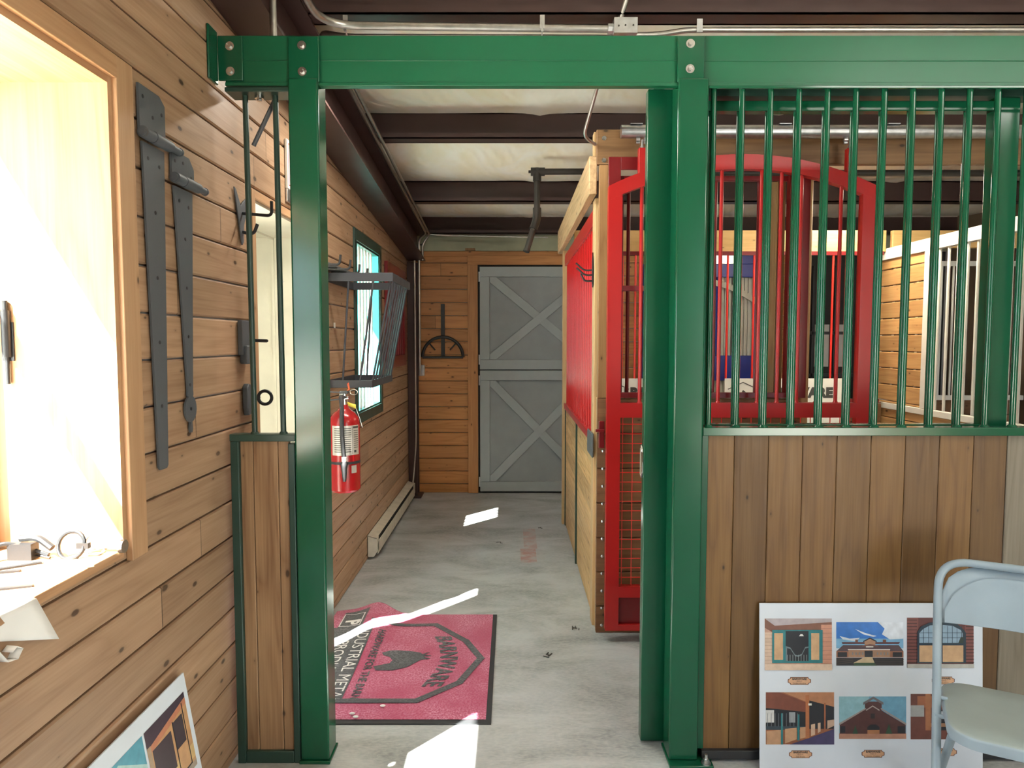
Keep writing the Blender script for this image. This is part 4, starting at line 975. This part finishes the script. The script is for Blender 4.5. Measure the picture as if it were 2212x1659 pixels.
# saddle rack
t = thing('saddle_rack', (-.70, 6.94, 1.38), 'black arched iron saddle rack on the far wall beside the grey door', 'saddle rack')
MB().box(-.718, -.680, 6.945, 6.957, 1.385, 1.93).build('upright', M['black'], t, bevel=.002)
m = MB(); m.tube([(-.70 + .205 * math.cos(a), 6.93, 1.392 + .205 * math.sin(a)) for a in [math.pi * k / 24 for k in range(25)]], .016, n=10); m.build('arch', M['black'], t)
m = MB(); m.cyl((-.905, 6.93, 1.392), (-.495, 6.93, 1.392), .013, n=10); m.build('bottom_bar', M['black'], t)
for s in (-1, 1):
    m = MB(); m.bar((-.70 + s * .135, 6.93, 1.535), (-.70 + s * .075, 6.915, 1.465), .016, .012); m.build('side_peg', M['black'], t, bevel=.002)
MB().box(-.95, -.88, 6.955, 6.968, 2.515, 2.53).build('metal_clip', M['iron'], label='small dark metal clip on the insulation above the far wall boards', cat='clip')
MB().box(-.47, -.37, 6.945, 6.968, 2.463, 2.485).build('wood_block', M['post_brown'], label='small wooden block on top of the far wall boards', cat='block')

# ------------------------------------------------------------------ things on the near window sill
MB().cyl((-1.09, 1.755, 1.018), (-1.015, 1.755, 1.018), .009, n=14).cyl((-1.02, 1.755, 1.018), (-1.008, 1.755, 1.018), .017, n=14).build('steel_bolt', M['galv'], label='steel bolt with round head lying on the sill near the casing', cat='bolt')
m = MB(); m.tube([(-1.072 + .028 * math.cos(a), 1.735 + .008 * math.sin(a), 1.030 + .028 * math.sin(a)) for a in [R(60) + R(270) * k / 16 for k in range(17)]], .003, n=8); m.build('wire_hook', M['galv'], label='thin open ring hook standing on the sill', cat='hook')
m = MB(); m.tube([(-1.115 + .033 * math.cos(a), 1.705 + .01 * math.sin(a), 1.036 + .033 * math.sin(a)) for a in [2 * math.pi * k / 18 for k in range(18)]], .005, n=8, closed=True); m.box(-1.10, -1.07, 1.70, 1.712, 1.028, 1.042)
m.build('ring_clamp', M['black'], label='dark iron ring clamp lying on the window sill', cat='clamp')
m = MB(); m.tube([(-1.33, 1.62, 1.005), (-1.27, 1.68, 1.05), (-1.22, 1.70, 1.03), (-1.17, 1.70, 1.012)], .006, n=8, fillet=.02); m.tube([(-1.24, 1.70, 1.055), (-1.20, 1.705, 1.058), (-1.16, 1.70, 1.03)], .009, n=8, fillet=.02); m.box(-1.26, -1.20, 1.68, 1.71, 1.002, 1.045); m.tube([(-1.20, 1.70, 1.012), (-1.16, 1.69, 1.008)], .003, n=6)
m.build('gate_latch', M['black'], label='jumbled dark iron gate latch at the back of the sill', cat='latch')
for i, (a, b, lab_) in enumerate((((-1.24, 1.60), (-1.16, 1.66), 'narrow metal strip at the centre of the sill'), ((-1.29, 1.56), (-1.17, 1.60), 'longer dark metal strip toward the front of the sill'), ((-1.15, 1.47), (-1.07, 1.50), 'short metal strip close to the hanging paper'))):
    MB().bar((a[0], a[1], 1.006), (b[0], b[1], 1.006), .012, .005).build('metal_strip', M['black'], label=lab_, cat='metal strip')
m = MB(); m.bar((-1.10, 1.60, 1.004), (-1.04, 1.66, 1.004), .07, .002); m.build('wood_slip', M['casing'], label='thin flat wood slip on the sill beside the bolt', cat='wood slip')
m = MB(); g = []
def papz(s, tt):   # sheet: s along Y, tt from sill over the edge
    if tt < .14: return (WX - .13 + tt, 0, 1.003 + .0)
    d = tt - .14; return (WX + .010 + .012 * math.sin(d * 12), 0, 1.003 - d)
nu, nv = 14, 16; vs = []; fs = []
for j in range(nv + 1):
    for i in range(nu + 1):
        s_ = i / nu; tt = .26 * j / nv
        hang = .125 * max(0.0, (s_ - .42) / .58)
        if tt <= .14: x, z = WX - .13 + tt, 1.0065
        else: x, z = WX + .010 + .008 * math.sin(6 * s_), 1.0065 - (tt - .14) / .12 * hang
        y = .98 + .455 * s_ + .070 * max(0, (tt - .14)) / .12 * s_
        vs.append((x + .006 * math.sin(9 * s_) * (tt > .14), y, z))
for j in range(nv):
    for i in range(nu):
        a = j * (nu + 1) + i; fs.append((a, a + 1, a + nu + 2, a + nu + 1))
m.add(vs, fs); o = m.build('paper_sheet', M['paper'], label='large white paper sheet hanging over the window sill edge', cat='paper', angle=80); sm = o.modifiers.new('solid', 'SOLIDIFY'); sm.thickness = .0008
m = MB(); pts = [(WX + .02, 1.30, .96), (WX + .022, 1.335, .91), (WX + .024, 1.36, .905), (WX + .024, 1.375, .92), (WX + .022, 1.362, .93), (WX + .02, 1.35, .922)]
for a, b in zip(pts, pts[1:]): m.add([a, b, (b[0] - .018, b[1] - .006, b[2] + .004), (a[0] - .018, a[1] - .006, a[2] + .004)], [(0, 1, 2, 3)])
o = m.build('paper_curl', M['paper'], label='curled paper ribbon dangling below the white sheet', cat='paper', angle=80); sm = o.modifiers.new('solid', 'SOLIDIFY'); sm.thickness = .001

# ------------------------------------------------------------------ floor mat
def matz(x, y):
    k = max(0.0, min(1.0, (y - 3.0) / .8)); k = k * k * (3 - 2 * k)
    return .008 + .045 * math.exp(-((x + .76) / .10) ** 2) * k + .02 * math.exp(-((x + .95) / .1) ** 2) * k
mx0, mx1, my0, my1 = -.99, -.085, 2.685, 3.795
def sheet(mb, x0, x1, y0, y1, dz, nx, ny, mi=0):
    vs = []; fs = []
    for j in range(ny + 1):
        for i in range(nx + 1):
            x = x0 + (x1 - x0) * i / nx; y = y0 + (y1 - y0) * j / ny; vs.append((x, y, matz(x, y) + dz))
    for j in range(ny):
        for i in range(nx): a = j * (nx + 1) + i; fs.append((a, a + 1, a + nx + 2, a + nx + 1))
    for q, v_ in enumerate(vs):   # far edge pushed back where the mat is rumpled
        k = max(0.0, (v_[1] - 3.3) / .5); vs[q] = (v_[0], v_[1] + .07 * k * k * math.exp(-((v_[0] + .78) / .12) ** 2), v_[2])
    mb.add(vs, fs, mi)
t = thing('floor_mat', (-.5, 3.2, 0), 'pink carpet floor mat with black lettering and shield, rumpled at its left', 'floor mat')
m = MB(); sheet(m, mx0, mx1, my0, my1, -.0015, 60, 50); sheet(m, mx0, mx1, my0, my1, -.0075, 60, 50)
q_ = 61 * 51; rim = [i for i in range(61)] + [60 + 61 * j for j in range(1, 51)] + [50 * 61 + i for i in range(59, -1, -1)] + [61 * j for j in range(49, 0, -1)]
m.add([], []); m.f += [(a, b, b + q_, a + q_) for a, b in zip(rim, rim[1:] + rim[:1])]; m.mi += [0] * len(rim)
o = m.build('rubber_backing', M['rubber'], t, angle=50)
m = MB(); sheet(m, mx0, mx1 - .022, my0 + .025, my1 - .006, .001, 60, 50); o = m.build('pile', M['carpet'], t, angle=80); 
def strip(mb, pts, w, dz):
    for a, b in zip(pts, pts[1:]):
        dz += .00025
        a, b = Vector(a), Vector(b); d = (b - a).normalized(); nn = Vector((-d.y, d.x)) * w / 2; L = (b - a).length; k = max(2, int(L / .04))
        a2 = a - d * w * .3; b2 = b + d * w * .3
        vs = []
        for i in range(k + 1):
            p = a2 + (b2 - a2) * i / k
            for s_ in (-1, 1): q = p + nn * s_; vs.append((q.x, q.y, matz(q.x, q.y) + dz))
        mb.add(vs, [(2 * i, 2 * i + 1, 2 * i + 3, 2 * i + 2) for i in range(k)])
m = MB(); strip(m, [(-.75, 3.625), (-.415, 3.645), (-.236, 3.44), (-.152, 3.248), (-.238, 3.01), (-.412, 2.85), (-.75, 2.85)], .034, .0035)
m.build('shield_outline', M['carpet_k'], t, angle=80)
m = MB(); hp = [(-.405, 3.32), (-.440, 3.292), (-.455, 3.308), (-.493, 3.322), (-.576, 3.333), (-.61, 3.326), (-.643, 3.3), (-.63, 3.275), (-.598, 3.26), (-.578, 3.226), (-.587, 3.196), (-.658, 3.16), (-.64, 3.125), (-.563, 3.125), (-.502, 3.154), (-.464, 3.202), (-.443, 3.232), (-.395, 3.244), (-.425, 3.258), (-.432, 3.268), (-.392, 3.275), (-.428, 3.285)]
m.add([(x, y, matz(x, y) + .0035) for x, y in hp], [tuple(range(len(hp)))]); m.build('horse_head_emblem', M['carpet_k'], t)
m = MB()
def arcfn(x, y):   # text centred on x=0 reading towards -Y, bowed towards +X
    yy = 3.235 - x * .93; xx = -.392 + y * 1.15 + .065 * math.cos(min(1, abs(x) / .31) * math.pi / 2) - .02
    return (xx, yy, matz(xx, yy) + .0038)
put_text(m, 'BARNWARE', .102, arcfn, bold=.003, spacing=1.03)
def lnfn(x0, yc):
    def f(x, y): return (x0 + y, yc - x, matz(x0 + y, yc - x) + .0038)
    return f
m.build('arched_lettering', M['carpet_k'], t, angle=80); m = MB()
put_text(m, 'HARDWARE FOR THE BARN', .053, lnfn(-.70, 3.20), bold=.001, spacing=1.0)
m.build('black_lettering', M['carpet_k'], t, angle=80)
m = MB(); sheet(m, mx0 + .001, -.735, 2.84, 3.56, .0028, 14, 30); m.build('black_band', M['carpet_k'], t, angle=80)
m = MB(); sheet(m, -.93, -.80, 3.56, 3.74, .0028, 8, 8); m.build('logo_patch', M['carpet_k'], t, angle=80)
m = MB(); put_text(m, 'INDUSTRIAL METAL', .082, lnfn(-.80, 3.20), spacing=1.0); put_text(m, 'PRODUCTS', .082, lnfn(-.885, 3.20)); put_text(m, 'P', .11, lnfn(-.90, 3.62), bold=.004)
for a in ((-.925, 3.575, -.925, 3.725), (-.815, 3.575, -.815, 3.725), (-.925, 3.725, -.815, 3.725), (-.925, 3.575, -.815, 3.575)):
    strip(m, [(a[0], a[1]), (a[2], a[3])], .006, .0042)
m.build('white_lettering', M['fibre'], t, angle=80)
for i in range(3):
    x, y = ((-.545, 2.80), (-.66, 2.74), (-.64, 2.715))[i]
    m = MB(); m.sphere((x, y, .018), .009, 1.4, .8, .5, n=8); m.build('paper_scrap', M['paper'], label=('larger white paper scrap on the near edge of the pink mat', 'small white scrap on the mat nearer the green post', 'tiny scrap at the very edge of the pink mat')[i], cat='scrap')
for i, (x, y) in enumerate(((.245, 5.62), (.34, 3.62), (.18, 3.3), (-.10, 5.2))):
    m = MB(); 
    for k in range(4): m.bar((x + random.uniform(-.02, .02), y + random.uniform(-.03, .03), .003), (x + random.uniform(-.03, .03), y + random.uniform(-.03, .03), .006), .005, .002)
    m.build('dry_leaf', M['pipe'], label=('dark dry leaf on the floor beside the far stall post', 'dark speck of litter by the foot of the red door', 'dark speck of litter in the middle of the doorway floor', 'dark speck of litter near the far sun patch')[i], cat='leaf')

# ------------------------------------------------------------------ photo boards
SKY, SKY2, CL = (.04, .20, .62), (.22, .48, .72), (.75, .82, .9)
BR, BR2, BRR, TAN, DK, GRN, GRY = (.22, .09, .055), (.33, .13, .07), (.12, .03, .03), (.62, .40, .22), (.012, .014, .02), (.03, .08, .035), (.25, .25, .25)
TE = (.02, .20, .22); NV = (.010, .035, .06)
pic1 = [((.55, .33, .25), rect(0, 1, 0, 1)), ((.45, .40, .42), [(0, 1), (1, 1), (1, .93), (.15, .86)]), (BR, [(0, 1), (.15, .86), (1, .93), (1, .70), (.12, .73), (0, .82)]), ((.68, .50, .38), rect(0, .11, .05, .73)), ((.62, .30, .2), rect(.84, 1, .1, .88)), (TE, rect(.11, .86, .14, .78)), (TAN, rect(.14, .27, .2, .72)), (TAN, rect(.69, .81, .2, .72)), (DK, rect(.31, .65, .18, .76)), ((.9, .9, .85), [(.51, .66), (.58, .66), (.56, .70), (.53, .70)]), ((.15, .2, .22), [(.31, .18), (.31, .47), (.38, .44), (.45, .30), (.5, .29), (.55, .32), (.6, .45), (.65, .46), (.65, .44), (.6, .42), (.55, .29), (.5, .26), (.45, .27), (.38, .41), (.33, .43), (.33, .18)])]
for k in range(9): pic1.insert(5, ((.36, .17, .12), rect(.84, 1, .12 + k * .085, .128 + k * .085))); pic1.insert(5, ((.42, .30, .22), rect(0, .11, .12 + k * .07, .127 + k * .07)))
for k in range(8): pic1.append(((.25, .3, .3), rect(.33 + k * .041, .338 + k * .041, .18, .30)))
pic1.append(((.72, .55, .42), rect(0, 1, 0, .12)))
pic2 = [(SKY, rect(0, 1, .4, 1)), (SKY2, rect(0, 1, .4, .62)), (CL, [(.62, 1), (1, 1), (1, .62), (.8, .6), (.68, .72), (.72, .85)]), (CL, [(.28, .84), (.45, .74), (.6, .68), (.55, .66), (.4, .72)]), (CL, [(.05, .68), (.2, .62), (.35, .64), (.3, .56), (.1, .6)]), (DK, rect(0, 1, 0, .18)), (BRR, [(.09, .5), (.93, .5), (.95, .54), (.08, .54)]), ((.1, .06, .07), [(0, .33), (.1, .47), (.93, .47), (1, .33)]), (BR2, rect(0, 1, .19, .33)), ((.40, .23, .14), rect(.18, .80, .19, .37)), (DK, rect(.02, .16, .2, .31)), (DK, rect(.84, .98, .2, .31)), ((.5, .28, .17), [(.42, .44), (.42, .57), (.5, .62), (.58, .57), (.58, .44)]), (DK, [(.4, .57), (.5, .645), (.6, .57), (.6, .54), (.5, .62), (.4, .54)]), ((.2, .1, .08), [(.38, .46), (.5, .5), (.62, .46), (.62, .44), (.38, .44)]), ((.8, .8, .78), rect(.17, .8, .365, .38)), (DK, rect(.42, .54, .2, .34)), ((.75, .75, .7), rect(.44, .55, .42, .45)), ((.62, .48, .30), [(.25, .06), (.57, .06), (.53, .2), (.42, .2)]), (GRN, [(.25, .0), (.6, .0), (.57, .07), (.28, .07)]), (BR, rect(.28, .32, .53, .6)), (BR, rect(.69, .74, .53, .6))]
for k in range(3): pic2.append(((.05, .035, .03), [(0, .02 + k * .05), (.25, .08 + k * .04), (.25, .10 + k * .04), (0, .045 + k * .05)])); pic2.append(((.05, .035, .03), rect(.57, 1, .03 + k * .05, .05 + k * .05)))
for k in range(4): pic2.append((GRY, rect(.23 + k * .05, .25 + k * .05, .25, .31))); pic2.append((GRY, rect(.6 + k * .05, .62 + k * .05, .25, .31)))
pic3 = [(BRR, rect(0, 1, .0, 1)), ((.2, .06, .05), rect(0, .17, .1, 1)), ((.22, .07, .06), rect(.87, 1, .1, 1)), (NV, [(.15, .1), (.15, .72), (.2, .82), (.32, .90), (.55, .94), (.75, .88), (.85, .76), (.88, .7), (.88, .1)]), ((.30, .45, .58), [(.18, .50), (.18, .7), (.24, .78), (.34, .85), (.49, .86), (.49, .5)]), ((.30, .45, .58), [(.53, .50), (.53, .86), (.68, .84), (.80, .76), (.83, .7), (.83, .5)]), (TAN, rect(.18, .48, .12, .45)), (TAN, rect(.53, .84, .12, .45)), ((.5, .5, .46), rect(0, 1, 0, .08))]
for k in range(4): pic3.append((NV, rect(.24 + k * .075, .247 + k * .075, .5, .86))); pic3.append((NV, rect(.60 + k * .07, .607 + k * .07, .5, .84)))
for k in range(14): pic3.insert(3, ((.05, .012, .012), rect(0, .15, .1 + k * .065, .115 + k * .065))); pic3.insert(3, ((.05, .012, .012), rect(.88, 1, .1 + k * .065, .115 + k * .065)))
for z in (.6, .7): pic3.append((NV, rect(.16, .86, z, z + .008)))
pic3.append(((.02, .04, .03), [(.76, .5), (.8, .62), (.84, .62), (.84, .5)]))
pic4 = [((.30, .11, .05), rect(0, 1, 0, 1)), ((.48, .22, .11), [(.25, 1), (1, 1), (1, .62), (.85, .68)]), ((.20, .06, .035), [(0, 1), (.2, 1), (.6, .8), (.6, .6), (0, .7)]), (DK, [(0, .7), (.6, .62), (.6, .3), (0, .3)]), (DK, [(.62, .85), (1, .72), (1, .3), (.62, .3)]), ((.7, .7, .68), rect(.0, .12, .42, .66)), ((.35, .38, .4), rect(.34, .43, .42, .62)), ((.04, .06, .08), rect(0, .6, .28, .35)), ((.52, .30, .17), [(.01, .0), (.22, .0), (.22, .28), (.01, .26)]), ((.56, .33, .19), [(.28, .02), (.45, .1), (.45, .32), (.28, .30)]), ((.52, .30, .17), [(.50, .11), (.6, .14), (.6, .34), (.5, .33)]), ((.6, .42, .3), [(.66, .16), (.72, .19), (.72, .4), (.66, .38)]), ((.6, .42, .3), [(.76, .22), (.8, .25), (.8, .42), (.76, .41)]), ((.6, .42, .3), [(.9, .3), (1, .36), (1, .48), (.9, .46)]), ((.06, .05, .13), [(.35, 0), (1, 0), (1, .30), (.62, .12)]), ((.45, .16, .06), rect(.58, .635, .12, .95)), ((.35, .12, .05), rect(.85, .875, .25, .8)), (TE, rect(.22, .25, 0, .6)), (TE, rect(.46, .49, .08, .58)), ((.9, .9, .8), rect(.62, .67, .75, .79))]
for k in range(9): pic4.append(((.25, .27, .3), rect(.02 + k * .055, .026 + k * .055, .35, .6)))
pic5 = [((.15, .38, .55), rect(0, 1, 0, 1)), ((.28, .52, .60), [(0, 0), (0, 1), (.45, 1), (.3, 0)]), ((.48, .24, .16), rect(0, 1, 0, .13)), ((.09, .028, .025), [(.01, .12), (.01, .33), (.5, .80), (.99, .33), (.99, .12)]), ((.09, .03, .028), rect(.385, .635, .6, .88)), ((.16, .15, .16), [(.36, .80), (.51, .94), (.66, .80), (.66, .86), (.51, 1), (.36, .86)]), ((.35, .30, .28), [(0, .32), (.4, .70), (.4, .735), (0, .37)]), ((.35, .30, .28), [(1, .32), (.62, .70), (.62, .735), (1, .37)]), ((.45, .38, .34), [(.4, .66), (.5, .76), (.6, .66), (.6, .69), (.5, .79), (.4, .69)]), (DK, [(.42, .2), (.42, .28), (.47, .34), (.55, .34), (.6, .28), (.6, .2)]), ((.42, .18, .08), rect(.42, .6, .12, .21)), ((.03, .02, .02), rect(.47, .53, .48, .6)), (GRN, [(.2, .12), (.24, .33), (.28, .12)]), (GRN, [(.69, .12), (.74, .36), (.79, .12)]), (DK, rect(.87, .98, .14, .3)), (DK, rect(.02, .09, .15, .3))]
pic6 = [((.16, .05, .035), rect(0, 1, 0, 1)), ((.36, .13, .06), rect(.1, .5, .7, .95)), ((.4, .42, .42), rect(0, .2, .5, .75)), ((.4, .16, .07), rect(.22, .3, .2, 1)), (DK, rect(.35, .9, .2, .65)), ((.45, .5, .52), rect(.38, .6, .45, .62)), ((.4, .22, .12), rect(.3, .9, .28, .36))]
def board(name, O, u, v, nrm, w, h, photos, caps, label):
    O, u, v, nrm = Vector(O), Vector(u), Vector(v), Vector(nrm)
    t = thing(name, O + u * w / 2, label, 'display board')
    m = MB(); m.prism([O, O + u * w, O + u * w + v * h, O + v * h], -nrm, .005); m.build('foam_panel', M['foam'], t)
    for (a, b, c, d), pic, lab in photos:
        art(t, 'photograph', O + u * a + v * c, u, v, nrm, b - a, d - c, pic, lab)
    for (a, b, c, d), lines in caps:
        k = .22; W_, H_ = b - a, d - c
        shp = [(k / 2, 0), (1 - k / 2, 0), (1 - k / 2, .15), (1, .3), (1, .7), (1 - k / 2, .85), (1 - k / 2, 1), (k / 2, 1), (k / 2, .85), (0, .7), (0, .3), (k / 2, .15)]
        q = art(t, 'caption_plate', O + u * a + v * c, u, v, nrm, W_, H_, [((.12, .03, .01), shp), ((.72, .42, .25), [(.5 + (x - .5) * .94, .5 + (y - .5) * .86) for x, y in shp])])
        m = MB()
        for i, (tx, sz) in enumerate(zip(lines, (.30, .22, .22))):
            yb0 = (.66, .40, .12)[i]
            put_text(m, tx, H_ * sz * 1.15, lambda x, y, yb0=yb0: tuple(O + u * (a + W_ / 2 + x) + v * (c + H_ * yb0 + y) + nrm * .0012), bold=.0004 if i == 0 else 0)
        m.build('lettering', M['ink'], q)
lean = Vector((0, .038, .598)).normalized()
board('photo_board', (.900, 2.398, .002), (1, 0, 0), lean, Vector((0, -1, .063)).normalized(), .81, .60,
      [((.018, .262, .358, .545), pic1, 'photograph of an open barred barn window'), ((.278, .522, .374, .532), pic2, 'photograph of a long barn under blue sky'), ((.535, .777, .366, .548), pic3, 'photograph of arched barn doors with glass'),
       ((.022, .270, .088, .277), pic4, 'photograph of a stall aisle'), ((.288, .532, .108, .262), pic5, 'photograph of a gabled brown barn'), ((.548, .792, .106, .271), pic6, 'photograph of a barn interior')],
      [((.102, .186, .304, .332), ('BARNWARE', '9452-C', 'Double Window')), ((.106, .190, .038, .066), ('BARNWARE', '6713-C', 'Stall Fronts')), ((.370, .453, .040, .068), ('BARNWARE', '9402-C', 'Double Window')), ((.625, .708, .306, .334), ('BARNWARE', '9454-C', 'Double Door')), ((.632, .716, .046, .074), ('BARNWARE', '6713-C', 'Stall Fronts'))],
      'white foam board of barn photographs leaning against the cedar boards behind the chair')
picA = [((.60, .34, .16), rect(0, 1, 0, 1)), ((.06, .04, .06), [(0, 1), (1, 1), (1, .93), (0, .78)]), ((.55, .22, .12), [(0, .78), (1, .93), (1, .85), (0, .70)]), ((.72, .50, .22), rect(0, 1, .12, .3)), ((.45, .33, .22), rect(0, .08, .0, .8)), ((.055, .04, .05), rect(.10, .55, .25, .72)), ((.055, .04, .05), rect(.62, .86, .42, .78)), (DK, rect(.60, .62, .08, .8)), (DK, rect(.88, .90, .08, .9)), (DK, rect(.60, .9, .07, .1)), ((.62, .36, .18), rect(.63, .87, .1, .40)), ((.4, .33, .26), rect(0, 1, 0, .08)), (DK, rect(.45, .48, .15, .18))]
picB = [((.10, .38, .50), rect(0, 1, 0, 1)), ((.45, .68, .66), [(0, .3), (0, .7), (.5, .95), (1, .6), (1, .3)]), ((.10, .07, .08), [(0, 0), (0, .3), (.2, .62), (.55, .38), (.8, .52), (1, .5), (1, 0)]), ((.7, .7, .7), [(.2, .62), (.55, .38), (.8, .52), (.8, .54), (.55, .41), (.2, .66)]), ((.4, .2, .14), rect(.15, .35, .1, .35)), ((.7, .7, .7), rect(.4, .43, .05, .3)), ((.08, .2, .2), [(.5, .42), (.56, .8), (.6, .45), (.66, .75), (.68, .46)])]
lv = Vector((-.085, 0, .535)).normalized(); ln = Vector((.985, 0, .156)).normalized()
board('photo_board', (-.925, 1.235, .002), (0, 1, 0), lv, ln, .812, .54,
      [((.565, .79, .26, .49), picA, 'photograph of a wooden stall front'), ((.325, .555, .29, .49), picB, 'photograph of a dark house under a teal sky')],
      [((.66, .745, .205, .235), ('BARNWARE', '9460-C', 'Stall Fronts'))],
      'white foam board of photographs leaning on the left wall under the window')

# ------------------------------------------------------------------ folding chair
CH = thing('folding_chair', (0, 0, 0), 'pale grey-blue steel folding chair in front of the photo board', 'chair')
m = MB(); q = .215
m.tube([(-q - .012, -.235, .012), (-q - .004, .02, .43), (-q, .165, .66), (-q + .004, .235, .83), (q - .004, .235, .83), (q, .165, .66), (q + .004, .02, .43), (q + .012, -.235, .012)], .0125, n=14, fillet=.13, seg=10)
m.build('back_frame', M['chair'], CH)
for s in (-1, 1):
    m = MB(); m.tube([(s * .192, .30, .012), (s * .192, -.14, .425)], .0115, n=12); m.build('rear_leg', M['chair'], CH)
    m = MB(); m.cyl((s * .192, .306, 0), (s * .192, .296, .022), .014, n=12); m.cyl((s * (q + .012), -.237, 0), (s * (q + .0115), -.23, .022), .015, n=12); m.build('foot_cap', M['rubber'], CH)
    m = MB(); m.cyl((s * .225, .035, .452), (s * .19, .035, .452), .006, n=10); m.cyl((s * .225, .0, .41), (s * .19, 0, .41), .006, n=10); m.build('rivet', M['chair'], CH)
m = MB(); m.cyl((-.19, .245, .063), (.19, .245, .063), .008); m.cyl((-.215, -.17, .12), (.215, -.17, .12), .008); m.build('cross_bar', M['chair'], CH)
def rrect(w, d, r, n=8, front=1):
    pts = []
    for cx, cy, a0 in ((w / 2 - r, d / 2 - r, 0), (-w / 2 + r, d / 2 - r, 90), (-w / 2 + r, -d / 2 + r, 180), (w / 2 - r, -d / 2 + r, 270)):
        for k in range(n + 1):
            a = R(a0 + 90 * k / n); pts.append((cx + r * math.cos(a), cy + r * math.sin(a)))
    return pts
sp = rrect(.405, .40, .080); tilt = lambda y: -.045 * y
vs = []; K = len(sp)
for sc_, dz in ((1, -.034), (1, -.008), (.985, -.002), (.95, .002), (.6, -.006)):
    for x, y in sp: vs.append((x * sc_, y * sc_, .452 + dz + tilt(y)))
fs = []
for r_ in range(4):
    for i in range(K): fs.append((r_ * K + i, r_ * K + (i + 1) % K, (r_ + 1) * K + (i + 1) % K, (r_ + 1) * K + i))
fs.append(tuple(range(4 * K, 5 * K))); fs.append(tuple(range(K - 1, -1, -1)))
m = MB(); m.add(vs, fs); m.mi = [1 if i < 2 * K else 0 for i in range(len(fs))]; m.build('seat', [M['chairseat'], M['chair']], CH, angle=50)
m = MB(); nx = 16; vs = []; fs = []
def bp(x, z):   # backrest plane follows frame
    f = (z - .64) / .19; return .158 + .07 * f + .022 * (1 - (x / .2) ** 2)
prof = []
for i in range(nx + 1):
    x = -.210 + .420 * i / nx
    top = .700 + .120 * max(0, 1 - (max(0, abs(x) - .070) / .1405) ** 2.3) ** (1 / 2.3)
    for j in range(7):
        z = .645 + (top - .645) * j / 6; vs.append((x, bp(x, z), z))
for i in range(nx):
    for j in range(6): a = i * 7 + j; fs.append((a, a + 7, a + 8, a + 1))
m.add(vs, fs); o = m.build('backrest', M['chair'], CH, angle=60); sm = o.modifiers.new('solid', 'SOLIDIFY'); sm.thickness = .004
m = MB(); vs = []; fs = []
for i in range(nx + 1):
    x = -.195 + .39 * i / nx
    top = .652 + .142 * math.sqrt(max(0, 1 - (max(0, abs(x) - .03) / .17) ** 2))
    for j in range(5):
        z = .648 + (max(top, .65) - .648) * j / 4; vs.append((x, bp(x, z) - .006, z))
for i in range(nx):
    for j in range(4): a = i * 5 + j; fs.append((a, a + 5, a + 6, a + 1))
m.add(vs, fs); m.build('embossed_panel', M['chair'], CH, angle=60)
CH.location = (1.492, 1.925, 0); CH.rotation_euler = (0, 0, R(-28))
